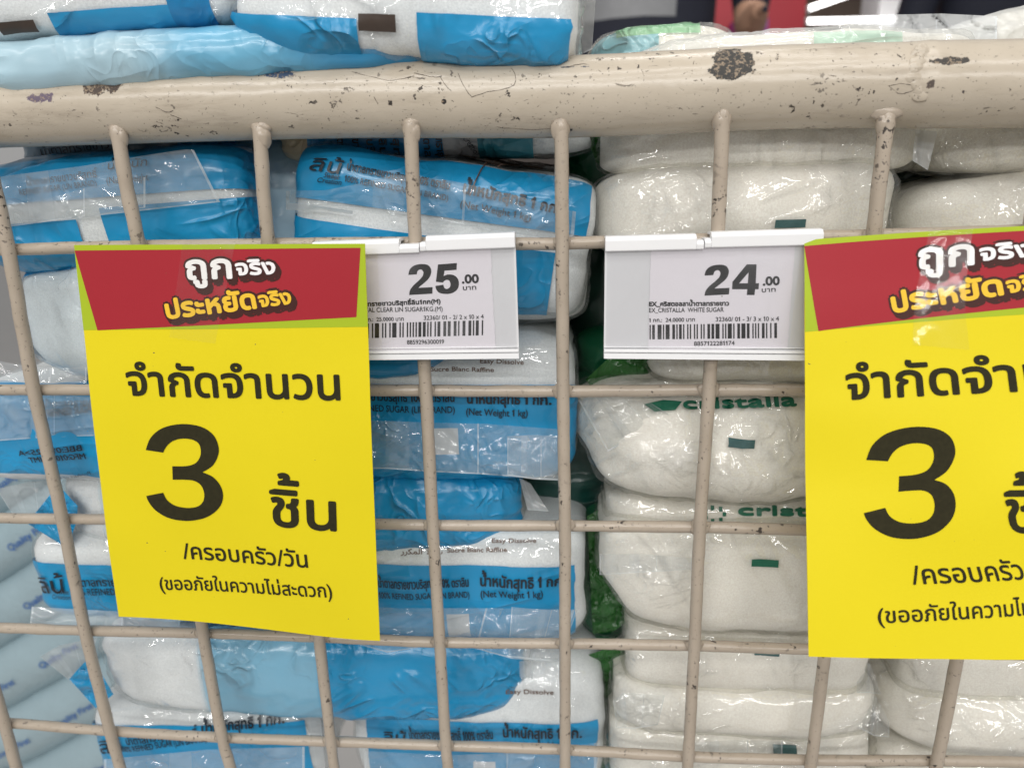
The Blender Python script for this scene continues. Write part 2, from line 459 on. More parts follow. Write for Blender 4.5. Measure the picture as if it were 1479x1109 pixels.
DIG = {
 '3': [[(320, 592, 1), (345, 530), (405, 483), (500, 465), (595, 480), (657, 522), (684, 582), (680, 630), (655, 675), (607, 706, 1), (660, 730), (700, 778), (712, 835), (692, 890), (635, 938), (560, 960), (490, 960), (425, 943), (368, 905), (335, 862), (322, 830, 1), (408, 813, 1), (428, 852), (470, 882), (530, 893), (585, 884), (613, 855), (617, 812), (600, 772), (565, 750), (520, 745), (457, 745, 1), (455, 676, 1), (525, 675), (572, 660), (595, 625), (596, 588), (582, 558), (548, 541), (500, 537), (455, 549), (425, 575), (408, 606, 1)]],
 '2': [[(473, 354, 1), (483, 315), (515, 286), (570, 275), (622, 283), (648, 312), (650, 348), (632, 386), (595, 420), (565, 443), (552, 455, 1), (662, 453, 1), (660, 503, 1), (480, 508, 1), (486, 472), (512, 436), (556, 398), (584, 366), (590, 338), (578, 319), (560, 317), (545, 328), (538, 352, 1)]],
 '5': [[(702, 276, 1), (845, 270, 1), (843, 322, 1), (752, 325, 1), (745, 366, 1), (778, 355), (822, 362), (852, 390), (861, 430), (850, 470), (815, 497), (765, 505), (715, 495), (690, 470), (682, 440, 1), (742, 432, 1), (752, 458), (770, 466), (790, 455), (797, 430), (788, 403), (770, 396), (750, 403), (740, 416, 1), (686, 408, 1)]],
 '4': [[(1010, 242, 1), (1076, 242, 1), (1070, 368, 1), (1092, 368, 1), (1089, 408, 1), (1066, 408, 1), (1062, 447, 1), (1010, 447, 1), (1013, 408, 1), (910, 408, 1), (913, 358, 1)], [(1022, 295, 1), (958, 368, 1), (1017, 368, 1)]],
}
def digit(c):
    L = [smooth_outline(l) for l in DIG[c]]
    xs = [p[0] for p in L[0]]; ys = [p[1] for p in L[0]]
    h = max(ys) - min(ys); b = max(ys); x0 = min(xs)
    return [[[( (p[0] - x0) / h, (b - p[1]) / h) for p in l] for l in L]], (max(xs) - x0) / h
def cut_tris(T, size):
    """split long triangles so that print follows a curved sheet"""
    out, st = [], list(T)
    while st:
        a, b, c = st.pop()
        e = [((a[0] - b[0]) ** 2 + (a[1] - b[1]) ** 2, 0), ((b[0] - c[0]) ** 2 + (b[1] - c[1]) ** 2, 1), ((c[0] - a[0]) ** 2 + (c[1] - a[1]) ** 2, 2)]
        m, k = max(e)
        if m <= size * size: out.append((a, b, c)); continue
        if k == 1: a, b, c = b, c, a
        elif k == 2: a, b, c = c, a, b
        q = ((a[0] + b[0]) / 2, (a[1] + b[1]) / 2)
        st += [(a, q, c), (q, b, c)]
    return out
def print_polys(S, polys, fn, offs, cut=6.0, flip=False):
    """polys in em -> (V, F) lying on surface S; fn maps em xy to surface mm; offs list of (dx, dy, lift)"""
    V, F, idx = [], [], {}
    T = []
    for pl in polys:
        flat = [p for l in pl for p in l]
        try: tr = tessellate_polygon([[Vector((p[0], p[1], 0)) for p in l] for l in pl])
        except Exception: continue
        for a, b, c in tr: T.append((flat[a], flat[b], flat[c]))
    T = [tuple(fn(*p) for p in t) for t in T]
    T = cut_tris(T, cut)
    for (dx, dy, lift) in offs:
        idx = {}
        for t in T:
            f = []
            ar = (t[1][0] - t[0][0]) * (t[2][1] - t[0][1]) - (t[2][0] - t[0][0]) * (t[1][1] - t[0][1])
            if abs(ar) < 1e-9: continue
            for p in (t if ar > 0 else t[::-1]):
                k = (round(p[0], 4), round(p[1], 4))
                if k not in idx:
                    idx[k] = len(V); V.append(S(p[0] + dx, p[1] + dy, lift))
                f.append(idx[k])
            if len(set(f)) == 3: F.append(tuple(f))
    return V, F
def bold_offs(b, lift):
    if b <= 0: return [(0, 0, lift)]
    return [(b * math.cos(a * math.pi / 4), b * math.sin(a * math.pi / 4), lift + 0.01 * a) for a in range(8)]
def put_text(S, parent, s, p0, p1, hpx, mat, name='lettering', lift=0.25, bold=0.0, g=(0, 0), uv=False, italic=0.0, flipud=False, xh=None, arc=0.0):
    """text whose baseline runs from photo point p0 to p1, capital height hpx pixels (or surface mm when uv)"""
    polys, wd = layout(s)
    if not polys: return None
    if uv: a, b = Vector(p0), Vector(p1); hm = hpx
    else:
        a = Vector(inv(S, *p0, g=g)); b = Vector(inv(S, *p1, g=tuple(a)))
        tp = Vector(inv(S, p0[0], p0[1] - hpx, g=tuple(a))); hm = (tp - a).length
    d = (b - a); n = Vector((-d.y, d.x)).normalized()
    sy = hm / 0.70
    if flipud: n = -n
    def fn(x, y):
        q = a + d * (x / wd) + n * (y * sy) + d.normalized() * (y * sy * italic)
        if arc: q = q + n * arc * math.sin(math.pi * x / wd)
        return (q.x, q.y)
    VF = print_polys(S, polys, fn, bold_offs(bold, lift))
    return build(name, VF[0], VF[1], mat, parent, smooth=False)
def put_rect(S, parent, name, u0, u1, v0, v1, mat, lift=0.15, nx=2, ny=2):
    V, F = [], []
    for j in range(ny + 1):
        for i in range(nx + 1): V.append(S(u0 + (u1 - u0) * i / nx, v0 + (v1 - v0) * j / ny, lift))
    for j in range(ny):
        for i in range(nx):
            k = j * (nx + 1) + i; F.append((k, k + 1, k + nx + 2, k + nx + 1))
    return build(name, V, F, mat, parent)

# ------------------------------------------------------------------ the wire cage
cage = empty('wire_cage', (0, 10, 0), 'beige painted wire cage with a thick round top rail holding the bags of sugar', 'wire cage')
rail_px = [(-260, 168), (0, 159), (250, 150), (500, 143), (812, 141), (1100, 128), (1300, 124), (1479, 122), (1700, 118)]
RY, RR = 9.0, 12.6
rail_pts = spline([at(x, y, RY) for x, y in rail_px], 12)
def onrail(px, py):                # point on the rail's front surface at a pixel
    P = at(px, py, -2)
    return (P.x, P.y, P.z)
chips = [
 (onrail(137, 122), 11, 30, 5.0, c4(0.06, 0.04, 0.03), 0.42),
 (onrail(395, 108), 12, 30, 3.2, c4(0.03, 0.06, 0.12), 0.48),
 (onrail(65, 142), 9, 30, 4.5, c4(0.12, 0.09, 0.13), 0.72),
 (onrail(1068, 90), 11, 30, 5.4, c4(0.03, 0.028, 0.025), 0.22),
 (onrail(1370, 88), 10, 30, 2.0, c4(0.04, 0.035, 0.03), 0.35),
 (onrail(1390, 132), 12, 30, 3.0, c4(0.05, 0.04, 0.04), 0.75),
 (onrail(566, 150), 2.2, 30, 3.0, c4(0.02, 0.015, 0.012), 0.75),
 (onrail(642, 147), 0.9, 30, 0.9, c4(0.01, 0.008, 0.008), 0.0),
 (onrail(960, 157), 16, 30, 1.8, c4(0.12, 0.10, 0.09), 0.7),
 (onrail(620, 108), 10, 30, 0.8, c4(0.03, 0.05, 0.09), 0.75),
 (onrail(830, 96), 14, 30, 1.0, c4(0.06, 0.07, 0.09), 0.8),
 (onrail(815, 188), 8, 30, 1.6, c4(0.03, 0.03, 0.03), 0.6),
 (onrail(612, 178), 9, 30, 4.0, c4(0.18, 0.15, 0.12), 0.8),
 (onrail(1320, 120), 16, 30, 6, c4(0.08, 0.06, 0.05), 0.85),
]
M['rail'] = paint_mat('beige_rail_paint', True, chips)
rail_r = []
for p in rail_pts:
    x = project(p)[0]
    r = RR + 0.35 * math.exp(-((x - 1322) / 9) ** 2) + (0.35 if x > 1325 else 0)
    rail_r.append(r)
# resample the rail densely so that its paint can be lumpy
dense, dr = [], []
for i in range(len(rail_pts) - 1):
    for k in range(3):
        dense.append(rail_pts[i].lerp(rail_pts[i + 1], k / 3)); dr.append(rail_r[i] * (1 - k / 3) + rail_r[i + 1] * k / 3)
dense.append(rail_pts[-1]); dr.append(rail_r[-1])
V, F = tube(dense, dr, 64, wob=0.10)
rail = build('top_rail', V, F, M['rail'], cage)
# welded collar on the rail where two lengths join
def blob(c, rx, ry, rz, seed, n=14, amp=0.3):
    V, F = [], []
    for j in range(n + 1):
        th = math.pi * j / n
        for i in range(2 * n):
            ph = math.pi * i / n
            d = Vector((math.sin(th) * math.cos(ph), math.sin(th) * math.sin(ph), math.cos(th)))
            k = 1 + amp * noise.noise(d * 1.8 + Vector((seed * 3.1, 0, 0))) + amp * 0.5 * noise.noise(d * 4 + Vector((seed, 5, 0)))
            V.append(c + Vector((d.x * rx, d.y * ry, d.z * rz)) * k)
    for j in range(n):
        for i in range(2 * n):
            F.append((j * 2 * n + i, (j + 1) * 2 * n + i, (j + 1) * 2 * n + (i + 1) % (2 * n), j * 2 * n + (i + 1) % (2 * n)))
    return V, F
col_pts = [(1334, 74), (1330, 80), (1327, 87), (1322, 94), (1318, 101), (1315, 108), (1314, 115), (1318, 122), (1322, 129), (1327, 136)]
seam = ([], [])
for i, (x, y) in enumerate(col_pts):
    zc = at(1320, 124, RY).z
    P = at(x, y, -1.0)
    dz = P.z - zc
    P.y = RY - math.sqrt(max(0, 12.9 ** 2 - dz * dz)) + 0.6
    add(seam, blob(P + Vector((0, 0.25, 0)), 2.4 + 0.9 * math.sin(i * 2.3), 0.8, 2.2, i + 11, amp=0.2))
build('weld_seam', seam[0], seam[1], M['rail'], rail)

def on_cyl(px, py, lift):            # the rail's own surface seen at a pixel
    P = at(px, py, RY); i = min(range(len(dense)), key=lambda k: abs(dense[k].x - P.x)); c = dense[i]
    d = ray(px, py).normalized(); o = CAMPOS - Vector((0, c.y, c.z)); r = RR + lift
    a = d.y ** 2 + d.z ** 2; b = o.y * d.y + o.z * d.z; q = o.y ** 2 + o.z ** 2 - r * r
    disc = b * b - a * q
    return CAMPOS + d * ((-b - math.sqrt(max(0, disc))) / a)
SCR = [[(656, 92), (664, 112), (673, 130), (682, 141)], [(682, 140), (705, 133), (728, 129), (743, 122), (744, 108), (738, 98)], [(598, 106), (618, 110), (636, 112)], [(636, 112), (644, 124), (652, 132)],
       [(106, 116), (140, 112), (168, 114), (188, 116)], [(820, 97), (845, 93), (868, 104)], [(918, 92), (928, 104), (930, 118)], [(508, 104), (560, 116), (598, 110)], [(1284, 124), (1300, 136), (1326, 128)],
       [(1283, 124), (1304, 121), (1326, 127)], [(225, 155), (240, 162), (250, 160)], [(1360, 172), (1400, 171), (1430, 174)], [(246, 166), (262, 172)], [(540, 140), (546, 150)], [(1002, 88), (1000, 104)], [(700, 182), (760, 187), (800, 186)]]
M['scratch'] = plain('scratch_dark', c4(0.07, 0.055, 0.045), 0.7, 0.4, 900)
for i, pl in enumerate(SCR):
    pts = spline([on_cyl(x, y, 0.02) for x, y in pl], 6)
    V, F = tube([p + Vector((0, 0, 0.25 * noise.noise(p))) for p in pts], [0.05 + 0.11 * abs(noise.noise(p * 0.7)) for p in pts], 6)
    build('scratch', V, F, M['scratch'], rail)

VW = {
 'Z': [(-60, 820), (-30, 920), (0, 1021), (24, 1109), (50, 1200)],
 'A': [(-30, 190), (-8, 270), (12, 358), (49, 563), (90, 749), (123, 911), (159, 1055), (174, 1109), (200, 1200)],
 'B': [(168, 186), (171, 200), (185, 280), (201, 356), (238, 563), (267, 749), (293, 911), (320, 1060), (333, 1109), (352, 1200)],
 'C': [(373, 186), (376, 205), (388, 352), (418, 563), (442, 749), (461, 923), (478, 1070), (483, 1109), (495, 1200)],
 'D': [(592, 176), (594, 200), (600, 350), (615, 563), (625, 758), (635, 927), (644, 1076), (647, 1109), (652, 1200)],
 'E': [(808, 178), (811, 200), (812, 352), (813, 565), (816, 759), (816, 929), (816, 1082), (816, 1200)],
 'F': [(1045, 160), (1043, 185), (1036, 348), (1024, 563), (1011, 761), (1003, 932), (994, 1094), (988, 1200)],
 'G': [(1284, 168), (1279, 190), (1261, 345), (1236, 563), (1212, 765), (1190, 954), (1172, 1097), (1155, 1200)],
 'H': [(1520, 165), (1510, 200), (1486, 345), (1450, 563), (1412, 765), (1384, 940), (1355, 1092), (1333, 1200)],
}
vwire = {}
for k, pl in VW.items():
    wp = [at(x, y, 0.0) for x, y in pl]
    if k not in 'Z':
        wp[0].y = 0.6
    pts = spline(wp, 10)
    V, F = tube(pts, 2.35 if k != 'E' else 2.3, 16, wob=0.22, seed=ord(k))
    vwire[k] = build('vertical_wire', V, F, M['paint'], cage)
for k, (x, y) in {'B': (166, 186), 'C': (375, 188), 'D': (593, 180), 'E': (808, 176), 'F': (1044, 163), 'G': (1284, 168)}.items():
    P = at(x, y, -1.2)
    zc = at(x, rail_px[3][1] if x < 900 else 127, RY).z
    V, F = blob(P + Vector((0, 1.9, 1.2)), 4.4 + 0.8 * math.sin(ord(k)), 2.3, 2.6, ord(k), amp=0.16)
    add((V, F), blob(P + Vector((0.2 * math.cos(ord(k) * 2), 1.6, -2.2)), 2.95, 2.7, 4.4, ord(k) + 7, amp=0.14))
    build('weld_bead', V, F, M['paint'], vwire[k])
HW = [
 [(-140, 364), (35, 360), (195, 356), (386, 353), (600, 351), (777, 352), (865, 350), (1200, 342), (1479, 334), (1600, 330)],
 [(-120, 563), (49, 563), (350, 563), (615, 564), (813, 565), (1023, 563), (1160, 563), (1479, 560), (1600, 558)],
 [(-110, 747), (90, 749), (350, 753), (625, 758), (816, 759), (1011, 761), (1160, 765), (1479, 775), (1600, 778)],
 [(-100, 901), (0, 906), (123, 910), (294, 914), (463, 920), (635, 927), (816, 929), (1003, 932), (1165, 937), (1479, 945), (1600, 950)],
 [(-90, 1038), (7, 1043), (159, 1055), (314, 1064), (472, 1070), (644, 1076), (816, 1082), (994, 1092), (1172, 1097), (1354, 1098), (1479, 1100), (1600, 1102)],
]
for i, pl in enumerate(HW):
    pts = spline([at(x, y, 3.9) for x, y in pl], 12)
    V, F = tube(pts, 2.2, 16, wob=0.22, seed=50 + i)
    build('horizontal_wire', V, F, M['paint'], cage)

def cross(pv, ph):
    for a, b in zip(pv, pv[1:]):
        for c, d in zip(ph, ph[1:]):
            r = (b[0] - a[0], b[1] - a[1]); q = (d[0] - c[0], d[1] - c[1]); den = r[0] * q[1] - r[1] * q[0]
            if abs(den) < 1e-6: continue
            t = ((c[0] - a[0]) * q[1] - (c[1] - a[1]) * q[0]) / den; m = ((c[0] - a[0]) * r[1] - (c[1] - a[1]) * r[0]) / den
            if 0 <= t <= 1 and 0 <= m <= 1: return a[0] + r[0] * t, a[1] + r[1] * t
for k in VW:
    for i, ph in enumerate(HW):
        c = cross(VW[k], ph)
        if not c or not (-20 < c[0] < 1500 and c[1] < 1130): continue
        sd = ord(k) * 7 + i
        V, F = blob(at(c[0], c[1], 2.0), 3.3 + 0.5 * math.sin(sd), 1.5, 3.0 + 0.5 * math.cos(sd * 1.7), sd, n=10, amp=0.3)
        build('weld_spot', V, F, M['paint'], vwire[k])

# ------------------------------------------------------------------ sheets
def patch_surface(TL, TR, BR, BL, W, H, bulge=None):
    """S(u, v, lift): u 0..W to the right, v 0..H upward from the bottom edge, lift toward the viewer"""
    def P(u, v):
        s, t = u / W, 1 - v / H
        p = (TL * (1 - s) + TR * s) * (1 - t) + (BL * (1 - s) + BR * s) * t
        if bulge: p = p + bulge(s, t)
        return p
    def S(u, v, lift):
        p = P(u, v)
        if lift:
            n = (P(u + 0.5, v) - p).cross(P(u, v + 0.5) - p).normalized()
            p = p + n * lift
        return p
    return S
def sheet_mesh(S, W, H, nx, ny, thick=0.25):
    V, F = [], []
    for side in (0, 1):
        for j in range(ny + 1):
            for i in range(nx + 1): V.append(S(W * i / nx, H * j / ny, -thick * side))
    n = (nx + 1) * (ny + 1)
    for j in range(ny):
        for i in range(nx):
            k = j * (nx + 1) + i
            F.append((k, k + 1, k + nx + 2, k + nx + 1)); F.append((n + k, n + k + nx + 1, n + k + nx + 2, n + k + 1))
    def strip(ids):
        b0 = len(V)
        for q in ids: V.append(V[q].copy()); V.append(V[n + q].copy())
        for q in range(len(ids) - 1): F.append((b0 + 2 * q, b0 + 2 * q + 1, b0 + 2 * q + 3, b0 + 2 * q + 2))
    strip(list(range(nx + 1))); strip([ny * (nx + 1) + i for i in range(nx, -1, -1)])
    strip([j * (nx + 1) for j in range(ny, -1, -1)]); strip([j * (nx + 1) + nx for j in range(ny + 1)])
    return V, F
SW, SH = 100.0, 141.0
def sign_bulge(amp, ph, wv=1.0):
    def f(s, t):
        return Vector((0, 1.1 * noise.noise(Vector((s * 2.2, t * 2.8, ph))) * min(1, t * 4) - amp * math.sin(math.pi * min(1, t)) * 0.8 - 1.5 * wv * math.sin(2 * math.pi * s + ph) * t * t, -2.2 * wv * math.sin(2 * math.pi * s + ph) * t * t * t))
    return f
SL = patch_surface(at(107, 354, -6), at(527, 352, -13), atd(549, 924, 274), atd(171, 890, 283), SW, SH, sign_bulge(1.5, 2.9, 0.3))
ROWS = [(0.0, 357, 158, 235, 221), (0.12, 357, 158, 235.5, 221), (0.37, 398, 150, 237, 221), (0.60, 500, -75, 239, 220), (0.88, 585, -120, 239, 220), (1.0, 585, -120, 239, 220)]
def SR(u, v, lift):
    """the right sign: its lower left bows out, its right side stands nearer"""
    def P(u, v):
        a, t = u / SW, 1 - v / SH
        tt = min(1, max(0, t)); k = 0
        while k < len(ROWS) - 2 and tt > ROWS[k + 1][0]: k += 1
        r0, r1 = ROWS[k], ROWS[k + 1]; q = (tt - r0[0]) / (r1[0] - r0[0]); q = q * q * (3 - 2 * q)
        A, B, d0, d1 = (r0[i] * (1 - q) + r1[i] * q for i in (1, 2, 3, 4))
        x = 1162 + 6 * t * t + A * a + B * a * a
        y = (347 - 30 * a) * (1 - t) + (948 + 14 * a - 12 * a * a) * t + 34 * t * (1 - t)
        return atd(x, y, d0 * (1 - a) + d1 * a)
    p = P(u, v)
    p = p + Vector((0, 1.1 * noise.noise(Vector((u / 45, v / 50, 2.2))), 0))
    if lift: p = p + (P(u + 0.5, v) - p).cross(P(u, v + 0.5) - p).normalized() * lift
    return p
def poly_print(S, parent, name, pts, mat, lift, cut=5):
    VF = print_polys(S, [[pts]], lambda x, y: (x, y), [(0, 0, lift)], cut)
    return build(name, VF[0], VF[1], mat, parent, smooth=False)
Iu = lambda x, y: inv(SL, x, y, g=(50, 70))
def make_sign(S, label, tape_pts, crease):
    c = S(50, SH / 2, 0)
    root = empty('offer_sign', c, label, 'sign', 'yellow offer signs taped to the wire cage')
    V, F = sheet_mesh(S, SW, SH, 30, 42)
    build('card', V, F, M['yellow'], root)
    yb = [Iu(133, 477)[1], Iu(528, 472)[1]]
    poly_print(S, root, 'green_band', [(0, yb[0]), (SW, yb[1]), (SW, SH), (0, SH)], M['lime'], 0.06)
    poly_print(S, root, 'red_panel', [Iu(141, 477), Iu(515, 458), Iu(521, 358), Iu(108, 362)], M['red'], 0.12)
    T = lambda s, a, b, h, m, bold, lift=0.2, **k: put_text(S, root, s, tuple(Iu(*a)), tuple(Iu(*b)), h, m, bold=bold, lift=lift, uv=True, **k)
    # headline, white over brown and gold over brown
    for (s, a, b, h, m) in (('ถูก', (268, 403), (340, 401), 7.6, 'white_print'), ('จริง', (341, 397), (400, 395), 4.6, 'white_print'),
                            ('ประหยัด', (240, 460), (374, 444), 5.9, 'gold'), ('จริง', (375, 443), (423, 438), 4.5, 'gold')):
        for k, (dx, dy) in enumerate(((0, 0), (0.5, -0.7), (1.0, -1.4))):
            pa = Vector(Iu(*a)) + Vector((dx, dy)); pb = Vector(Iu(*b)) + Vector((dx, dy))
            put_text(S, root, s, tuple(pa), tuple(pb), h, M['brown'], name='lettering_shadow', lift=0.15 + 0.09 * 0, bold=1.15 + 0.04 * k, uv=True)
        T(s, a, b, h, M[m], 0.36 if h > 5 else 0.26, lift=0.30)
    T('จำกัดจำนวน', (184, 570), (497, 577), 10.4, M['sign_ink'], 0.32)
    T('ชิ้น', (390, 757), (493, 766), 13.3, M['sign_ink'], 0.42)
    T('/ครอบครัว/วัน', (266, 806), (448, 819), 6.3, M['sign_ink'], 0.12)
    T('(ขออภัยในความไม่สะดวก)', (231, 851), (482, 862), 5.2, M['sign_ink'], 0.09)
    pl, wd = digit('3')
    a = Vector(Iu(211, 752)); b = Vector(Iu(322, 753)); t = Vector(Iu(211, 613)); 
    VF = print_polys(S, pl, lambda x, y: tuple(a + (b - a) * (x / wd) + (t - a) * y), [(0, 0, 0.2)], 4)
    build('numeral', VF[0], VF[1], M['sign_ink'], root, smooth=False)
    # tape over the top edge, lying on the card below and folded over the wire above
    tv, tf, n, m = [], [], 10, 26
    (ax, ay), (bx, by), (cx, cy), (dx, dy) = tape_pts
    for j in range(m + 1):
        for i in range(n + 1):
            s, q = i / n, j / m
            x = (ax * (1 - s) + bx * s) * (1 - q) + (dx * (1 - s) + cx * s) * q
            y = (ay * (1 - s) + by * s) * (1 - q) + (dy * (1 - s) + cy * s) * q
            r = crease * 0.35 * max(0, 1 - abs((s - (0.75 - 0.6 * q) - 0.05 * math.sin(q * 23)) * 14))
            lift = 0.55 + r + 0.12 * noise.noise(Vector((s * 6, q * 9, ax)))
            p = S(x, min(y, SH), lift)
            if y > SH:
                ex = y - SH
                p = S(x, SH, 0.55) + Vector((0, 1.6 * ex, 0.35 * ex))
            tv.append(p)
    for j in range(m):
        for i in range(n):
            k = j * (n + 1) + i; tf.append((k, k + n + 1, k + n + 2, k + 1))
    uvs = [(i * 2.0, j * 2.0) for j in range(m + 1) for i in range(n + 1)]
    build('tape_strip', tv, tf, M['tape'], root, uv=uvs)
    return root
tp = [Iu(268, 348), Iu(345, 348), Iu(312, 496), Iu(246, 487)]
tp[0] = (tp[0][0], SH + 4); tp[1] = (tp[1][0], SH + 4)
make_sign(SL, 'yellow and red three-piece limit sign taped over the left end of the 25.00 ticket', tp, 0.0)
tp2 = [inv(SR, 1345, 345, g=(40, 130)), inv(SR, 1405, 340, g=(50, 130)), inv(SR, 1401, 504, g=(50, 100)), inv(SR, 1318, 497, g=(35, 100))]
tp2[0] = (tp2[0][0], SH + 4); tp2[1] = (tp2[1][0], SH + 4)
make_sign(SR, 'yellow and red sign cut off by the right photo edge, its clear tape creased', tp2, 0.9)

# ------------------------------------------------------------------ price tag holders
def holder(TL, TR, BR, BL, label, tlabel, split, digits, tick, lines, bar_px, notch_px):
    W = (TR - TL).length; H = (TL - BL).length
    S = patch_surface(TL, TR, BR, BL, W, H)
    root = empty('price_tag_holder', S(W / 2, H / 2, 0), label, 'price tag holder', 'plastic price tag holders clipped on the top mesh wire')
    V, F = sheet_mesh(S, W, H - 3.0, 2, 2, 1.0)
    build('back_plate', V, F, M['plate'], root, smooth=False)
    # bottom channel: two lips
    def lip(v0, v1, l0, l1, u0=0, u1=None):
        u1 = W if u1 is None else u1
        Vv = [S(u0, v0, l0), S(u1, v0, l0), S(u1, v1, l0), S(u0, v1, l0), S(u0, v0, l1), S(u1, v0, l1), S(u1, v1, l1), S(u0, v1, l1)]
        return Vv, [(0, 3, 2, 1), (4, 5, 6, 7), (0, 1, 5, 4), (1, 2, 6, 5), (2, 3, 7, 6), (3, 0, 4, 7)]
    g = lip(-0.9, 1.1, -0.9, 1.5); add(g, lip(1.4, 2.3, 0.05, 1.9)); add(g, lip(2.9, 3.15, 0.05, 0.9))
    o = build('bottom_channel', g[0], g[1], M['plastic'], root, smooth=False)
    bv = o.modifiers.new('bevel', 'BEVEL'); bv.width = 0.0002; bv.segments = 2
    # two jaws folded over the wire
    us = inv(S, split[0], split[1], g=(W / 2, H))[0]
    un = inv(S, notch_px[0], notch_px[1], g=(W / 2, H))[0]
    for (u0, u1, n0, n1, dz) in ((0, us - 0.15, un, us - 0.15, -0.25), (us + 0.15, W, us + 0.15, us + 2.2, 0.2)):
        g = ([], [])
        for (a, b, top) in (((u0, n0, H + 0.2), (n0, n1, H - 2.0), None) if False else ((u0, min(n0, n1), H + 0.3), (min(n0, n1), max(n0, n1), H - 1.6), (max(n0, n1), u1, H + 0.3))):
            if b - a < 0.2: continue
            prof = [(H - 4.6, 1.0), (H - 4.3, 2.0), (top - 1.2, 2.3), (top, 1.4), (top + 0.2, -1.5), (top - 0.3, -6.5), (top - 1.0, -6.7), (top - 0.9, -1.4), (H - 3.6, -1.2), (H - 4.6, -0.5)]
            n = len(g[0])
            for u in (a, b):
                for (v, l) in prof: g[0].append(S(u, v + dz, l))
            m = len(prof)
            for k in range(m): g[1].append((n + k, n + (k + 1) % m, n + m + (k + 1) % m, n + m + k))
            g[1].append(tuple(n + k for k in range(m))[::-1]); g[1].append(tuple(n + m + k for k in range(m)))
        o = build('top_clip', g[0], g[1], M['plastic'], root, smooth=False)
        bm = bmesh.new(); bm.from_mesh(o.data); bmesh.ops.recalc_face_normals(bm, faces=bm.faces[:]); bm.to_mesh(o.data); bm.free()
        bv = o.modifiers.new('bevel', 'BEVEL'); bv.width = 0.00022; bv.segments = 2
    nx, ny = 8, 6
    Vs = [S(0.6 + (W - 1.2) * i / nx, 2.6 + (H - 7.2) * j / ny, 0.75 + 0.15 * math.sin(i)) for j in range(ny + 1) for i in range(nx + 1)]
    Fs = [(j * (nx + 1) + i, j * (nx + 1) + i + 1, (j + 1) * (nx + 1) + i + 1, (j + 1) * (nx + 1) + i) for j in range(ny) for i in range(nx)]
    build('clear_cover', Vs, Fs, M['sleeve'], root, uv=[(0, 0)] * len(Vs))
    # the paper ticket inside
    I = lambda x, y: inv(S, x, y, g=(W / 2, H / 2))
    a = I(*tick[0]); b = I(*tick[1]); c = I(*tick[2]); d = I(*tick[3])
    tr = empty('price_ticket', S((a[0] + c[0]) / 2, (a[1] + c[1]) / 2, 0), tlabel, 'price ticket', None)
    out = [a, b]
    rnd = random.Random(5)
    for k in range(1, 26):
        out.append((b[0] + (c[0] - b[0]) * k / 26 + rnd.uniform(-0.16, 0.16), b[1] + (c[1] - b[1]) * k / 26))
    out += [c, d]
    for k in range(1, 16):
        out.append((d[0] + (a[0] - d[0]) * k / 16 + rnd.uniform(-0.05, 0.05), d[1] + (a[1] - d[1]) * k / 16))
    VF = print_polys(S, [[out]], lambda x, y: (x, y), [(0, 0, 0.20), ], 8)
    build('paper', VF[0], VF[1], M['ticket'], tr, smooth=False)
    for ch, p0, p1, ptop in digits:
        pl, wd = digit(ch)
        A = Vector(I(*p0)); B = Vector(I(*p1)); Tt = Vector(I(*ptop))
        VF = print_polys(S, pl, lambda x, y: tuple(A + (B - A) * (x / wd) + (Tt - A) * y), [(0, 0, 0.26)], 8)
        build('numeral', VF[0], VF[1], M['ink'], tr, smooth=False)
    for (s, p0, p1, h, bold) in lines:
        put_text(S, tr, s, p0, p1, h, M['ink'], bold=bold, lift=0.26, g=(W / 2, H / 2))
    # barcode
    (bx0, by0), (bx1, by1), bh = bar_px
    A = Vector(I(bx0, by0)); B = Vector(I(bx1, by1)); Tt = Vector(I(bx0, by0 - bh)); up = Tt - A
    u = 0.0; g = ([], []); tot = 95; rnd = random.Random(int(digits[1][0]) * 7)
    while u < tot:
        wbar = rnd.choice((1, 1, 1, 2, 2, 3)); gap = rnd.choice((1, 1, 1, 2, 2))
        q0 = A + (B - A) * (u / tot); q1 = A + (B - A) * (min(tot, u + wbar) / tot)
        n = len(g[0]); g[0].extend([S(q0.x, q0.y, 0.26), S(q1.x, q1.y, 0.26), S(q1.x + up.x, q1.y + up.y, 0.26), S(q0.x + up.x, q0.y + up.y, 0.26)])
        g[1].append((n, n + 1, n + 2, n + 3)); u += wbar + gap
    build('barcode', g[0], g[1], M['ink'], tr, smooth=False)
    return root
HY = -4.2
holder(at(453, 350, HY), at(744, 338, HY), at(750, 513, HY - 2), at(462, 516, HY - 2),
       'white plastic price tag holder showing 25.00, its left end behind the yellow sign',
       'price ticket reading 25.00, its left end tucked behind the left yellow sign', (607, 350),
       [('2', (590, 426), (625, 425), (590, 382)), ('5', (629, 425), (663, 424), (629, 381))],
       [(468, 362), (708, 350), (716, 503), (470, 508)],
       [('.00', (667, 409), (692, 408), 12, 0.17), ('บาท', (668, 419), (689, 418), 6.5, 0.04),
        ('น้ำตาลทรายขาวบริสุทธิ์ลิน1กก(M)', (505, 443), (637, 438), 6.0, 0.10), ('CRYSTAL CLEAR LIN SUGAR1KG.(M)', (508, 451), (640, 449), 6.4, 0.02),
        ('กก.:  25.0000 บาท', (527, 464), (584, 463), 5.5, 0.03), ('32360/ 01 - 2/ 2 x 10 x 4', (612, 462), (699, 460), 6.2, 0.02),
        ('8859296300019', (588, 497), (642, 496), 6.0, 0.02)],
       ((500, 489), (700, 484), 21), (578, 348))
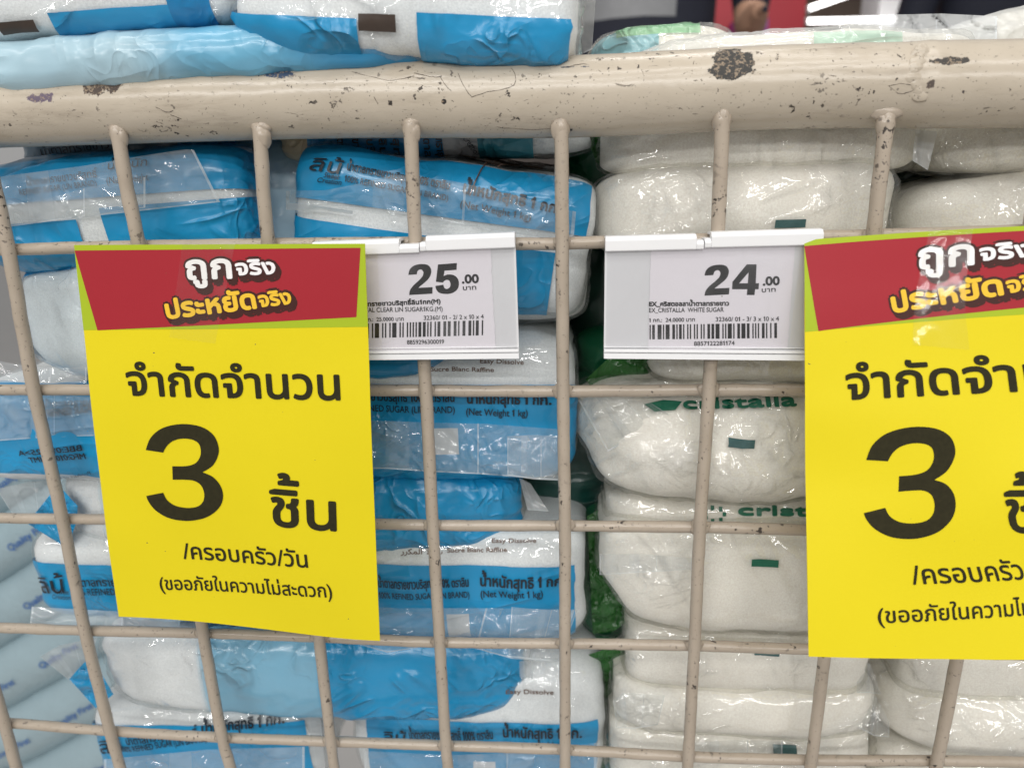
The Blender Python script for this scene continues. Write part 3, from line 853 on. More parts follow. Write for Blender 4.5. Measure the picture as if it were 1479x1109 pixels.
holder(at(874, 342, HY), at(1187, 333, HY), at(1186, 516, HY - 2), at(872, 513, HY - 2),
       'white plastic price tag holder showing 24.00, its right end behind the yellow sign',
       'price ticket reading 24.00, its torn right edge beside the right yellow sign', (1016, 346),
       [('2', (1016, 427), (1053, 426), (1018, 383)), ('4', (1057, 426), (1096, 426), (1057, 382))],
       [(940, 354), (1148, 352), (1137, 502), (936, 508)],
       [('.00', (1101, 412), (1126, 411), 12, 0.17), ('บาท', (1099, 422), (1121, 421), 6.5, 0.04),
        ('EX_คริสตอลลาน้ำตาลทรายขาว', (937, 442), (1053, 441), 6.0, 0.10), ('EX_CRISTALLA  WHITE SUGAR', (937, 451), (1045, 450), 6.2, 0.02),
        ('1 กก.:  24.0000 บาท', (937, 465), (1004, 464), 5.5, 0.03), ('32360/ 01 - 3/ 3 x 10 x 4', (1033, 464), (1125, 463), 6.2, 0.02),
        ('8857122281174', (1002, 499), (1061, 498), 6.0, 0.02)],
       ((938, 490), (1124, 488), 21), (1005, 338))

# ------------------------------------------------------------------ sugar bags
class Bag:
    def __init__(s, rect, Y, d, seed, n=6.5, rc=0.36, roll=0.0, puff=2.5, amp=1.0, fold=1.0, bend=0.0, yawd=0.0, pinch=None, tl=0.0, tr=0.0):
        s.tl, s.tr = tl, tr
        x0, y0, x1, y1 = rect
        cx, cy = (x0 + x1) / 2, (y0 + y1) / 2
        L, Rr, T, B = at(x0, cy, Y), at(x1, cy, Y), at(cx, y0, Y), at(cx, y1, Y)
        s.w = Rr.x - L.x; s.h = T.z - B.z; s.d = d
        s.c = Vector(((L.x + Rr.x) / 2, Y + d / 2, (T.z + B.z) / 2))
        s.rot = Matrix.Rotation(R(roll), 3, 'Y') @ Matrix.Rotation(R(yawd), 3, 'Z')
        s.seed, s.n, s.puff, s.amp, s.fold, s.bend = seed, n, puff, amp, fold, bend
        s.r = min(s.h, d) * 0.5 * rc * 2 * 0.5 + 1.0
        s.hh = s.h / 2 - s.r; s.dd = d / 2 - s.r
        s.q = math.pi / 2 * s.r
        s.per = 4 * (s.hh + s.dd) + 4 * s.q
        rn = random.Random(seed)
        s.pinch = [] 
        pl = pinch if pinch is not None else [(-0.80, rn.uniform(-.3, .3)), (0.82, rn.uniform(-.3, .3)), (rn.uniform(-.4, .4), -0.9), (rn.uniform(-.7, .7), 0.85)]
        for (a, b_) in pl:
            s.pinch.append((a * s.w / 2, b_ * s.h / 2, rn.uniform(0, 6), rn.uniform(13, 24), rn.uniform(2.2, 4.5)))
    def section(s, v):
        """arc length v from the front centre, upward -> (y, z, ny, nz)"""
        v = (v + s.per / 2) % s.per - s.per / 2
        sg = 1 if v >= 0 else -1; v = abs(v)
        if v < s.hh: return -s.d / 2, v * sg, -1, 0
        v -= s.hh
        if v < s.q:
            a = v / s.r; return -s.dd - s.r * math.cos(a), (s.hh + s.r * math.sin(a)) * sg, -math.cos(a), math.sin(a) * sg
        v -= s.q
        if v < 2 * s.dd: return -s.dd + v, s.h / 2 * sg, 0, sg
        v -= 2 * s.dd
        if v < s.q:
            a = v / s.r; return s.dd + s.r * math.sin(a), (s.hh + s.r * math.cos(a)) * sg, math.sin(a), math.cos(a) * sg
        v -= s.q
        return s.d / 2, (s.hh - v) * sg, 1, 0
    def S(s, u, v, lift, film=True):
        x = max(-0.9999, min(0.9999, u / (s.w / 2)))
        k = (1 - abs(x) ** s.n) ** (1 / s.n)
        y, z, ny, nz = s.section(v)
        zb = z / (s.h / 2); 
        y -= s.puff * (1 - zb * zb) * (1 - x * x) if ny < -0.3 else 0
        nx = 0.0
        if abs(x) > 0.75: nx = (1 if x > 0 else -1) * (abs(x) - 0.75) / 0.25 * 1.6
        px = Vector((u, v, s.seed * 17.3))
        a = 1.5 * s.amp * noise.noise(px / 24)+ 0.7 * s.amp * noise.noise(px / 9)
        if film:
            # sharp creases: ridged noise, stronger near both ends where the film gathers
            e = max(0, abs(x) - 0.35) / 0.65
            r1 = 1 - abs(noise.noise(Vector((u / 38 + v / 60, v / 9, s.seed * 3.3)))) * 3.2
            r2 = 1 - abs(noise.noise(Vector(((u - v) / 14, (u + v) / 26, s.seed * 5.1)))) * 3.2
            a += s.fold * (0.35 + 1.2 * e) * 0.9 * max(0, r1) ** 2 + s.fold * 0.6 * max(0, r2) ** 2
            for (pu, pv, ph, pr, pn) in s.pinch:
                du, dv = u - pu, v - pv
                r = math.hypot(du, dv)
                if r < pr * 2.6:
                    an = math.atan2(dv, du)
                    an += 0.5 * noise.noise(Vector((an * 1.3, r / 15, ph)))
                    a += s.fold * 0.75 * (abs(math.cos(an * pn * 0.5 * 2 + ph)) ** 4) * min(1, r / 4) * math.exp(-(r / pr) ** 2) - s.fold * 0.8 * math.exp(-(r / 7) ** 2)
            a += 0.9
        kz = k
        ky = k ** 0.7
        p = Vector((u, y * ky, z * kz + s.bend * (x * x)))
        p.x += s.tl * max(0, -zb) * max(0, -x) - s.tr * max(0, -zb) * max(0, x)
        nn = Vector((nx, ny, nz)).normalized()
        p = p + nn * (a * min(1, k * 1.5) + lift)
        return s.rot @ p + s.c
    def mesh(s, nx, nv, film):
        V, F, uv = [], [], []
        us = []
        for i in range(nx + 1):
            t = 2 * i / nx - 1
            us.append((1 if t > 0 else -1) * (1 - (1 - abs(t)) ** 2.2) * s.w / 2 * (0.9995 if film else 0.985))
        for u in us:
            for j in range(nv):
                v = (j / nv - 0.5) * s.per
                V.append(s.S(u, v, 0, film)); uv.append((u, v))
        for i in range(nx):
            for j in range(nv):
                F.append((i * nv + j, (i + 1) * nv + j, (i + 1) * nv + (j + 1) % nv, i * nv + (j + 1) % nv))
        F.append(tuple(range(nv))); F.append(tuple(nx * nv + j for j in range(nv))[::-1])
        return V, F, uv
def make_bag(rect, Y, d, seed, label, group, prints=(), warm=False, haze=0.05, crink=1.0, cat='sugar bag', nx=104, nv=132, tint=c4(0.97, 0.98, 0.98), hazecol=c4(0.85, 0.87, 0.88), name='sugar_bag', **kw):
    b = Bag(rect, Y, d, seed, **kw)
    root = empty(name, b.c, label, cat, group)
    S = lambda u, v, l: b.S(u, v, l)
    S0 = lambda u, v, l: b.rot @ Vector((u, -d / 2, v)) + b.c
    rects = []
    for (x0, y0, x1, y1, col, op, *soft) in prints:
        cxp, cyp = (rect[0] + rect[2]) / 2, (rect[1] + rect[3]) / 2
        f = lambda a, i, c: (math.copysign(900, a) if abs(a) > 4000 else inv(S0, *((a, cyp) if i == 0 else (cxp, a)))[i])
        p = (f(x0, 0, 0), (-900 if y1 > 4000 else f(y1, 1, 0))); q = (f(x1, 0, 0), (900 if y0 < -4000 else f(y0, 1, 0)))
        def arc(z):                  # height on the face -> arc length over the rounded edge
            if abs(z) > b.hh: return math.copysign(b.hh + b.r * math.asin(min(1, (abs(z) - b.hh) / b.r)) + (max(0, abs(z) - b.h / 2)), z)
            return z
        rects.append((p[0], q[0], arc(p[1]), arc(q[1]), col, op, *soft))
    fm = film_mat('wrapper_film', rects, haze=haze, crink=crink, seed=seed, tint=tint, hazecol=hazecol)
    V, F, uv = b.mesh(nx, nv, True)
    build('wrapper', V, F, fm, root, uv=uv)
    V, F, uv = b.mesh(nx // 2, nv // 2, False)
    build('sugar', V, F, M['sugar_warm' if warm else 'sugar'], root)
    return root, S, b
def flap(parent, top, bot, Y, Yb=None, name='seal_flap', mat=None, seed=0, amp=1.5, nx=60, ny=16, haze=0.10, pat=False, crink=0.9):
    """loose film: strip between an upper and a lower photo line, hanging at depth Y (Yb at its lower edge)"""
    Yb = Y if Yb is None else Yb
    def lerp(pl, s):
        L = [0]
        for a, b in zip(pl, pl[1:]): L.append(L[-1] + math.hypot(b[0] - a[0], b[1] - a[1]))
        d = s * L[-1]
        for i in range(len(pl) - 1):
            if d <= L[i + 1] + 1e-6:
                t = (d - L[i]) / max(1e-6, L[i + 1] - L[i])
                return (pl[i][0] * (1 - t) + pl[i + 1][0] * t, pl[i][1] * (1 - t) + pl[i + 1][1] * t)
        return pl[-1]
    V, F, uv = [], [], []
    for j in range(ny + 1):
        t = j / ny
        for i in range(nx + 1):
            s = i / nx
            a = lerp(top, s); b = lerp(bot, s)
            x = a[0] * (1 - t) + b[0] * t; y = a[1] * (1 - t) + b[1] * t
            yy = Y * (1 - t) + Yb * t
            q = Vector((x / 60, y / 34, seed * 7.7))
            yy += amp * (0.4 + t) * noise.noise(q) + amp * 0.8 * max(0, 1 - 4 * abs(noise.noise(q * 1.3 + Vector((9, 3, 0))))) ** 2
            V.append(at(x, y, yy)); uv.append((s * 1000, t * 1000))
    for j in range(ny):
        for i in range(nx):
            k = j * (nx + 1) + i; F.append((k, k + nx + 1, k + nx + 2, k + 1))
    return build(name, V, F, mat or film_mat('flap_film', [(0, 1000, 975, 1000, c4(0.75, 0.8, 0.82), 0.4), (0, 12, 0, 1000, c4(0.75, 0.8, 0.82), 0.3), (988, 1000, 0, 1000, c4(0.75, 0.8, 0.82), 0.4),  # pale strips along edges and folds are highlights painted into the film
                                                          (150 + seed * 37 % 300, 260 + seed * 37 % 300, 0, 975, c4(0.7, 0.76, 0.8), 0.10), (610, 618, 0, 975, c4(0.8, 0.85, 0.88), 0.3)], haze=haze, crink=crink, seed=seed, pat=pat), parent, uv=uv)
def solid_film(name, col, crink=0.8, seed=0, rough=0.25):
    t = NT(name); P = t.pos()
    r = t.noise(P, 90, 3, 0.5, dist=1.0)
    ridge = t.math('POWER', t.math('SUBTRACT', 1.0, t.math('MULTIPLY', t.math('ABSOLUTE', t.math('SUBTRACT', r, 0.5)), 3.0), clamp=True), 3.0)
    c = t.mixc(t.math('MULTIPLY', t.noise(P, 40, 3), 0.4), col, tuple(x * 0.6 for x in col[:3]) + (1,))
    return t.done(t.principled(c, rough, t.bump(ridge, 0.6 * crink, 0.0018), coat=0.3, coatr=0.1))
M['blue_film'] = solid_film('blue_film', BLUE)
M['pale_film'] = solid_film('pale_blue_film', ICE)
M['green_film'] = solid_film('green_film', GREEN)
M['lime_film'] = solid_film('bright_green_film', LIME)

GB = 'blue printed sugar bags stacked in the cage'
GW = 'clear green-lettered sugar bags stacked in the cage'
INF = 5000
K = M['bag_ink']
# ---- left of the cage, top layer under the rail
b, S, o = make_bag((-60, 225, 352, 385), 16, 95, 1, 'blue bag at the far left under the rail, wide clear seal flap folded over it', GB,
    [(-60, 314, 116, 420, BLUE, 1), (152, 300, 600, 420, BLUE, 1), (-60, 150, 400, 285, BLUE, 1)], roll=-3, fold=0.5)
flap(b, [(-20, 258), (120, 240), (200, 226), (268, 216), (280, 217)], [(-20, 332), (110, 315), (200, 305), (318, 292)], 9, 11, seed=1, haze=0.26, pat=True)
flap(b, [(-20, 298), (60, 290), (130, 270), (210, 256)], [(-20, 320), (60, 320), (130, 312), (210, 300)], 8.5, 10, name='film_fold', seed=2, haze=0.10, nx=24, ny=8)
for s_, p0, p1, h in (('น้ำตาลทรายขาวบริสุทธิ์', (40, 268), (142, 256), 9), ('REFINED SUGAR (LIN BRAND)', (30, 282), (142, 268), 8), ('น้ำหนัก', (155, 246), (215, 240), 11), ('(Net Weight', (155, 266), (216, 260), 10)):
    put_text(S, b, s_, p0, p1, h, K, lift=0.6)
# bag above it, half in the rail's shade, which its dark colours carry
b, S, o = make_bag((10, 150, 335, 240), 40, 90, 2, 'blue bag with a darkened edge wedged between rail and far left bag', GB,
    [(10, 100, 260, 260, c4(0.10, 0.16, 0.20), 0.9), (260, 100, 400, 400, BLUE_SHADE, 1)], fold=0.6)
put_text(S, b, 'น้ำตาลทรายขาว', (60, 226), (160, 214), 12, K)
b, S, o = make_bag((322, 200, 470, 420), 42, 80, 3, 'pale grey-blue bag end standing between the two topmost blue bags', GB,
    [(-INF, -INF, INF, INF, c4(0.36, 0.50, 0.58), 0.92), (-INF, -INF, 330, INF, BLUE_SHADE, 1)], n=7, fold=0.5, crink=0.5)
# ---- middle, top layer
b, S, o = make_bag((416, 232, 856, 440), 17, 100, 4, 'blue logo bag tilted down to the right, directly above the 25.00 ticket', GB,
    [(-INF, 236, 842, 312, BLUE, 1), (-INF, 342, 806, 500, BLUE, 1)], roll=8.5, n=9, puff=2, fold=0.25, crink=0.8)
flap(b, [(413, 276), (470, 275), (520, 265), (570, 252), (650, 261), (735, 280), (832, 306)], [(413, 294), (470, 297), (520, 300), (600, 311), (720, 334), (828, 350)], 9, 12, seed=4, haze=0.15)
flap(b, [(413, 293), (450, 296), (510, 305)], [(413, 303), (450, 305), (508, 312)], 12, 14, name='film_fold', seed=14, haze=0.5, nx=16, ny=6)
put_text(S, b, 'ลิน้', (447, 246), (493, 252), 15, K, bold=0.07, italic=0.3, lift=0.9)
put_text(S, b, 'Sweet', (468, 256), (490, 259), 7, K, bold=0.03, italic=0.35, lift=0.9)
put_text(S, b, 'Creation', (459, 263), (494, 267), 7, K, bold=0.03, italic=0.35, lift=0.9)
put_text(S, b, 'น้ำตาลทรายขาวบริสุทธิ์ 100% ตราลิน', (501, 246), (650, 274), 11, K, bold=0.08, lift=0.9)
put_text(S, b, '100% REFINED SUGAR (LIN BRAND)', (498, 262), (648, 290), 9, K, bold=0.03, lift=0.9)
put_text(S, b, 'น้ำหนักสุทธิ 1 กก.', (667, 278), (808, 309), 15, K, bold=0.16, lift=0.9)
put_text(S, b, '(Net Weight 1 kg)', (664, 298), (767, 319), 10, K, bold=0.04, lift=0.9)
put_text(S, b, 'Sucre Blanc Raffine', (624, 228), (722, 245), 6, M['brown_ink'], bold=0.05, lift=0.9)
put_text(S, b, 'Easy Dissolve', (700, 234), (771, 247), 6, M['brown_ink'], bold=0.05, lift=0.9)
# bags lying crosswise just under the rail in the middle
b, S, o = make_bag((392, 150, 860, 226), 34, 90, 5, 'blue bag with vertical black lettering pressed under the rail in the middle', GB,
    [(440, 0, 640, 400, BLUE_SHADE, 1), (640, 0, 690, 400, c4(0.5, 0.5, 0.5), 0.9), (690, 0, 770, 400, c4(0.03, 0.22, 0.28), 1), (390, 0, 440, 400, c4(0.55, 0.42, 0.25), 1)], fold=0.8)
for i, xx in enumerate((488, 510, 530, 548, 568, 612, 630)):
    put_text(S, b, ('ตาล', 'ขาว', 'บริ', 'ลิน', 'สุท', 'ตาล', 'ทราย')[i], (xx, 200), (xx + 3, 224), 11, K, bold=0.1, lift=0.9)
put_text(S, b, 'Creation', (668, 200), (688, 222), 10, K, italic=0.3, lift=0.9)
# ---- layer of one long bag lying sideways behind the left sign and the ticket
b, S, o = make_bag((-5, 372, 700, 556), 15, 80, 6, 'long white and blue bag lying sideways behind the top of the left sign', GB,
    [(-40, 430, 14, 600, BLUE, 1), (10, 300, 112, 386, BLUE_SHADE, 1), (430, 300, 800, 620, BLUE, 1), (14, 386, 430, 620, ICE, 0.25)], n=4, puff=4, fold=0.7)
put_text(S, b, '010823  IMT', (92, 369), (22, 382), 9, K, flipud=True, lift=0.6)
flap(b, [(-10, 520), (60, 532), (125, 530)], [(-10, 552), (60, 552), (125, 553)], 13, 10, name='film_fold', seed=6, haze=0.25, nx=30, ny=8)
# lower part of a blue bag beside the 25.00 ticket
b, S, o = make_bag((560, 365, 850, 462), 30, 90, 7, 'blue bag with a white lower edge to the right of the 25.00 ticket', GB,
    [(480, 300, 806, 440, BLUE, 1), (480, 440, 806, 449, WHITEP, 0.95)], n=6, fold=0.6, roll=2)
put_text(S, b, 'Product', (758, 440), (778, 445), 5, K, lift=0.9, flipud=False)
# ---- third layer: two bags end on
b, S, o = make_bag((-70, 566, 470, 702), 16, 95, 8, 'blue bag with an upside-down date code at the left edge, beside the sign', GB,
    [(-INF, 560, 470, 686, BLUE, 1), (-INF, 686, 470, 700, WHITEP, 0.9)], n=8, fold=0.3, crink=0.7)
flap(b, [(-20, 572), (60, 570), (140, 573)], [(-20, 638), (60, 632), (140, 629)], 10, 12, seed=8, haze=0.28)
put_text(S, b, 'น้ำตาลทรายขาว', (62, 588), (150, 584), 8, K, lift=0.9)
put_text(S, b, 'REFINED SUGAR', (70, 600), (140, 593), 9, K, lift=0.9, bold=0.03)
put_text(S, b, 'BBE:010825>A', (122, 649), (30, 657), 8, K, lift=0.9, flipud=True, bold=0.08)
put_text(S, b, 'MFG:010823 IMT', (127, 661), (46, 667), 8, K, lift=0.9, flipud=True, bold=0.08)
put_text(S, b, 'Product of Thailand / Refined', (134, 683), (30, 692), 4, K, lift=0.9, flipud=True)
b, S, o = make_bag((436, 488, 832, 700), 19, 95, 9, 'blue bag under the 25.00 ticket with a crinkled clear flap below Net Weight', GB,
    [(300, 553, 828, 700, BLUE, 1), (624, 614, 662, 652, WHITEP, 0.8)], n=7, fold=0.3)
flap(b, [(500, 606), (620, 610), (700, 612), (810, 620)], [(500, 676), (560, 677), (620, 681), (700, 685), (760, 690), (810, 693)], 11, 8, seed=9, haze=0.16, amp=2.4, crink=1.2)
flap(b, [(733, 630), (770, 628), (812, 630)], [(733, 686), (770, 692), (812, 694)], 7.5, 6, name='film_fold', seed=19, haze=0.18, nx=24, ny=12, amp=1.0)
put_text(S, b, 'น้ำตาลทรายขาวบริสุทธิ์ 100% ตราลิน', (478, 577), (658, 579), 11, K, bold=0.08, lift=0.9)
put_text(S, b, '100% REFINED SUGAR (LIN BRAND)', (490, 592), (658, 595), 9, K, bold=0.03, lift=0.9)
put_text(S, b, 'น้ำหนักสุทธิ 1 กก.', (674, 581), (796, 583), 14, K, bold=0.16, lift=0.9)
put_text(S, b, '(Net Weight 1 kg)', (673, 598), (763, 600), 10, K, bold=0.04, lift=0.9)
put_text(S, b, 'Sucre Blanc Raffine', (622, 535), (714, 536), 6, M['brown_ink'], bold=0.05, lift=0.9)
put_text(S, b, 'Easy Dissolve', (693, 524), (757, 526), 6, M['brown_ink'], bold=0.05, lift=0.9)
# ---- fourth layer: long bag sideways
b, S, o = make_bag((72, 690, 752, 802), 22, 80, 10, 'long white and blue bag lying sideways in the layer below Net Weight flap', GB,
    [(420, 600, 748, 830, BLUE, 1), (150, 600, 420, 830, ICE, 0.4)], n=5, puff=4, fold=0.75, crink=1.1)
flap(b, [(-5, 706), (40, 696), (84, 690)], [(20, 745), (50, 744), (78, 740)], 24, 26, name='gathered_end', seed=10, haze=0.28, nx=24, ny=10)
flap(b, [(86, 702), (74, 712), (50, 742), (40, 756)], [(112, 730), (112, 750), (104, 772), (94, 790)], 20, 18, name='printed_end', seed=11, mat=M['blue_film'], nx=24, ny=16, amp=3)
flap(b, [(750, 690), (766, 698)], [(762, 736), (792, 738)], 26, 26, name='gathered_end', seed=12, haze=0.3, nx=14, ny=12)
# ---- fifth layer: two bags end on
b, S, o = make_bag((42, 783, 470, 902), 20, 95, 12, 'blue logo bag at the lower left beside the sign, clear flap underneath', GB,
    [(20, 815, 800, 960, BLUE, 1)], n=9, fold=0.3, crink=0.8)
flap(b, [(46, 876), (120, 880), (200, 884), (260, 888)], [(42, 912), (100, 902), (180, 908), (260, 906)], 14, 9, seed=13, haze=0.35, amp=2)
put_text(S, b, 'ลิน้', (63, 853), (97, 853), 15, K, bold=0.07, italic=0.3, lift=0.9)
put_text(S, b, 'Sweet', (84, 856), (101, 857), 6, K, italic=0.35, lift=0.9)
put_text(S, b, 'Creation', (78, 863), (104, 864), 6, K, italic=0.35, lift=0.9)
put_text(S, b, 'น้ำตาลทรายขาวบริสุทธิ์', (104, 845), (232, 845), 11, K, bold=0.08, lift=0.9)
put_text(S, b, '100% REFINED SUGAR', (104, 857), (205, 859), 9, K, bold=0.03, lift=0.9)
b, S, o = make_bag((436, 772, 850, 930), 20, 95, 13, 'blue bag right of the left sign with French and Arabic print above its band', GB,
    [(300, 812, 829, 925, BLUE, 1), (645, 880, 677, 922, WHITEP, 0.8)], n=7, fold=0.3, crink=0.8)
flap(b, [(500, 876), (600, 878), (700, 878), (830, 880)], [(498, 925), (560, 942), (610, 934), (655, 927), (700, 940), (740, 951), (808, 955)], 12, 8, seed=15, haze=0.16, amp=2.6, crink=1.2)
flap(b, [(739, 876), (780, 880), (834, 881)], [(734, 948), (770, 952), (806, 955)], 8.5, 6, name='film_fold', seed=16, haze=0.18, nx=24, ny=12)
put_text(S, b, 'น้ำตาลทรายขาวบริสุทธิ์ 100% ตราลิน', (547, 846), (678, 845), 12, K, bold=0.10, lift=0.9)
put_text(S, b, '100% REFINED SUGAR (LIN BRAND)', (548, 862), (679, 861), 9, K, bold=0.04, lift=0.9)
put_text(S, b, 'น้ำหนักสุทธิ 1 กก.', (693, 844), (815, 843), 15, K, bold=0.18, lift=0.9)
put_text(S, b, '(Net Weight 1 kg)', (694, 861), (785, 860), 10, K, bold=0.05, lift=0.9)
put_text(S, b, 'Sucre Blanc Raffine', (646, 797), (733, 796), 6, M['brown_ink'], bold=0.06, lift=0.9)
put_text(S, b, 'Easy Dissolve', (710, 784), (775, 784), 6, M['brown_ink'], bold=0.06, lift=0.9)
put_text(S, b, '\u0631\u0631\ufedc\ufee4\ufedf\u0627', (580, 799), (611, 799), 7, M['brown_ink'], bold=0.05, lift=0.9)
put_text(S, b, '\ufef7\ufe91\ufef4\ufe8f', (616, 799), (640, 799), 7, M['brown_ink'], bold=0.05, lift=0.9)
# ---- sixth layer: long bag sideways
b, S, o = make_bag((132, 922, 768, 1042), 20, 80, 14, 'long bag lying sideways low in the cage, white fading to blue, twisted left end', GB,
    [(300, -INF, 470, INF, PALEBLUE, 0.8, 3), (466, -INF, 752, INF, BLUE, 1, 2)], n=5, puff=4, fold=0.75, crink=1.1, roll=-0.3)
flap(b, [(58, 948), (85, 932), (140, 920)], [(98, 980), (112, 974), (130, 958)], 22, 24, name='gathered_end', seed=17, haze=0.30, nx=20, ny=10)
flap(b, [(132, 948), (120, 958), (100, 980)], [(164, 1002), (152, 1012), (138, 1022)], 19, 20, name='printed_end', seed=18, mat=M['blue_film'], nx=20, ny=16, amp=3)
flap(b, [(750, 955), (768, 953)], [(752, 1005), (770, 990)], 24, 26, name='gathered_end', seed=20, haze=0.3, nx=10, ny=12)
# ---- lowest layer: two bags end on
b, S, o = make_bag((130, 1028, 456, 1150), 22, 95, 15, 'blue bag at the bottom left with its lettering rising to the right', GB,
    [(0, 1044, 442, 1300, BLUE, 1)], n=7, roll=-4, fold=0.3, crink=0.8)
flap(b, [(150, 1096), (300, 1082), (440, 1078)], [(150, 1130), (300, 1130), (440, 1130)], 13, 10, seed=21, haze=0.25)
flap(b, [(418, 1030), (462, 1028)], [(440, 1110), (470, 1112)], 24, 26, name='gathered_end', seed=22, haze=0.4, nx=12, ny=16)
put_text(S, b, 'ลิน้', (148, 1085), (180, 1082), 14, K, bold=0.07, italic=0.3, lift=0.9)
put_text(S, b, 'น้ำตาลทรายขาวบริสุทธิ์', (184, 1073), (288, 1062), 10, K, bold=0.07, lift=0.9)
put_text(S, b, '100% REFINED SUGAR (LIN BRAND)', (178, 1083), (300, 1068), 7, K, bold=0.03, lift=0.9)
put_text(S, b, 'น้ำหนักสุทธิ 1 กก.', (292, 1058), (412, 1042), 14, K, bold=0.16, lift=0.9)
b, S, o = make_bag((500, 960, 876, 1160), 24, 95, 16, 'blue logo bag at the bottom, between the two middle wires', GB,
    [(530, 1035, 860, 1300, BLUE, 1), (683, 1092, 715, 1130, WHITEP, 0.8)], n=6, fold=0.3, crink=0.8)
flap(b, [(526, 1084), (650, 1090), (760, 1086), (862, 1072)], [(526, 1140), (650, 1140), (760, 1140), (862, 1140)], 14, 10, seed=23, haze=0.18, crink=1.2)
put_text(S, b, 'ลิน้', (552, 1068), (588, 1067), 14, K, bold=0.07, italic=0.3, lift=0.9)
put_text(S, b, 'น้ำตาลทรายขาวบริสุทธิ์ 100% ตราลิน', (592, 1064), (713, 1064), 11, K, bold=0.08, lift=0.9)
put_text(S, b, '100% REFINED SUGAR (LIN BRAND)', (592, 1078), (713, 1077), 8, K, bold=0.03, lift=0.9)
put_text(S, b, 'น้ำหนักสุทธิ 1 กก.', (726, 1062), (840, 1062), 14, K, bold=0.16, lift=0.9)
put_text(S, b, '(Net Weight 1 kg)', (726, 1077), (812, 1077), 9, K, bold=0.04, lift=0.9)
put_text(S, b, 'Easy Dissolve', (730, 1000), (800, 1001), 6, M['brown_ink'], bold=0.05, lift=0.9)
# ---- on top of the rail, left
b, S, o = make_bag((-130, 46, 655, 112), -2, 90, 17, 'pale blue shiny bag lying flat along the top rail under the others', GB,
    [(-INF, -INF, INF, INF, c4(0.42, 0.60, 0.68), 0.96), (240, -INF, INF, INF, c4(0.15, 0.42, 0.60), 1.0, 14), (440, -INF, INF, INF, c4(0.02, 0.25, 0.48), 1.0, 18)], n=5, roll=-1.4, fold=0.8, crink=0.7, bend=0)
b, S, o = make_bag((-90, -90, 318, 46), 0, 90, 18, 'white and blue bag at the top left corner with a small dark patch', GB,
    [(66, 18, 240, 90, BLUE, 1), (240, -90, 292, 90, BLUE_SHADE, 1)], n=6, roll=-1.5, fold=0.9, crink=1.2)
put_rect(S, b, 'batch_patch', *[inv(S, -5, 30)[0], inv(S, 50, 30)[0]], inv(S, 20, 48)[1], inv(S, 20, 31)[1], M['plaque'], 0.6, 6, 3)
b, S, o = make_bag((322, -120, 840, 80), -6, 95, 19, 'large white and blue bag overhanging the rail at top centre with a brown patch', GB,
    [(605, 20, 822, INF, BLUE, 1), (-INF, 32, 518, INF, BLUE, 1)], n=8, roll=4.2, fold=0.8, crink=1.3)
u0 = inv(S, 518, 32); u1 = inv(S, 572, 34)
put_rect(S, b, 'batch_patch', u0[0], u1[0], inv(S, 545, 46)[1], inv(S, 545, 21)[1], M['plaque'], 0.7, 6, 4)
flap(b, [(822, -20), (862, -20)], [(806, 94), (855, 72)], 10, 30, name='gathered_end', seed=24, haze=0.35, nx=16, ny=24)
# ---- clear bags, column right of the gap
def cbag(rect, Y, seed, label, **kw):
    pr = kw.pop('prints', [])
    return make_bag(rect, Y, kw.pop('d', 95), seed, label, GW, pr, warm=True, crink=kw.pop('crink', 1.95), haze=kw.pop('haze', 0.05), fold=kw.pop('fold', 0.7), tint=c4(0.98, 0.975, 0.95), **kw)
b, S, o = cbag((868, 160, 1356, 252), 22, 31, 'clear bag of sugar directly under the rail, pale tail at its right end', n=5)
flap(b, [(1322, 188), (1354, 190)], [(1318, 232), (1340, 246)], 20, 14, name='gathered_end', seed=31, haze=0.5, nx=12, ny=14, amp=2)
b, S, o = cbag((860, 238, 1314, 372), 16, 32, 'clear bag of sugar right above the 24.00 ticket, teal mark at its lower edge', n=4.5, puff=4, roll=-1)
put_rect(S, b, 'teal_mark', inv(S, 1119, 322)[0], inv(S, 1163, 322)[0], inv(S, 1140, 329)[1], inv(S, 1140, 317)[1], M['teal_ink'], 0.7, 4, 2)
b, S, o = cbag((900, 372, 1330, 470), 24, 33, 'clear bag of sugar mostly hidden behind the 24.00 ticket')
b, S, o = cbag((942, 466, 1330, 558), 20, 34, 'flat clear bag of sugar just below the 24.00 ticket', n=6, crink=0.8)
b, S, o = cbag((828, 566, 1290, 734), 12, 35, 'puffy clear bag bulging against the wires with dark green lettering on top', n=3.6, puff=6, fold=1.2, crink=1.6, amp=1.6, tl=9, pinch=[(-0.75, -0.05), (-0.28, 0.15), (-0.1, 0.1), (-0.8, -0.8), (0.5, 0.3)])
put_text(S, b, 'cristalla', (985, 590), (1150, 586), 15, M['green_ink'], bold=0.25, lift=0.9, name='green_lettering')
poly = [(930, 584), (958, 578), (985, 580), (975, 592), (945, 594)]
poly_print(S, b, 'green_leaf', [inv(S, x, y, g=(-20, 15)) for x, y in poly], M['green_ink'], 0.5)
put_rect(S, b, 'teal_mark', inv(S, 1052, 638)[0], inv(S, 1090, 638)[0], inv(S, 1070, 647)[1], inv(S, 1070, 633)[1], M['teal_ink'], 0.7, 4, 2)
flap(b, [(836, 578), (870, 572), (940, 582)], [(878, 652), (900, 640), (1000, 620)], 9, 10, name='film_fold', seed=35, haze=0.06, nx=24, ny=20, amp=1.5, crink=1.2)
b, S, o = cbag((874, 724, 1290, 790), 24, 36, 'thin clear bag with green lettering directly beneath the puffy clear bag', n=6, crink=0.8, fold=0.6)
put_text(S, b, 'cristalla', (1064, 742), (1240, 742), 13, M['green_ink'], bold=0.3, lift=0.9, name='green_lettering')
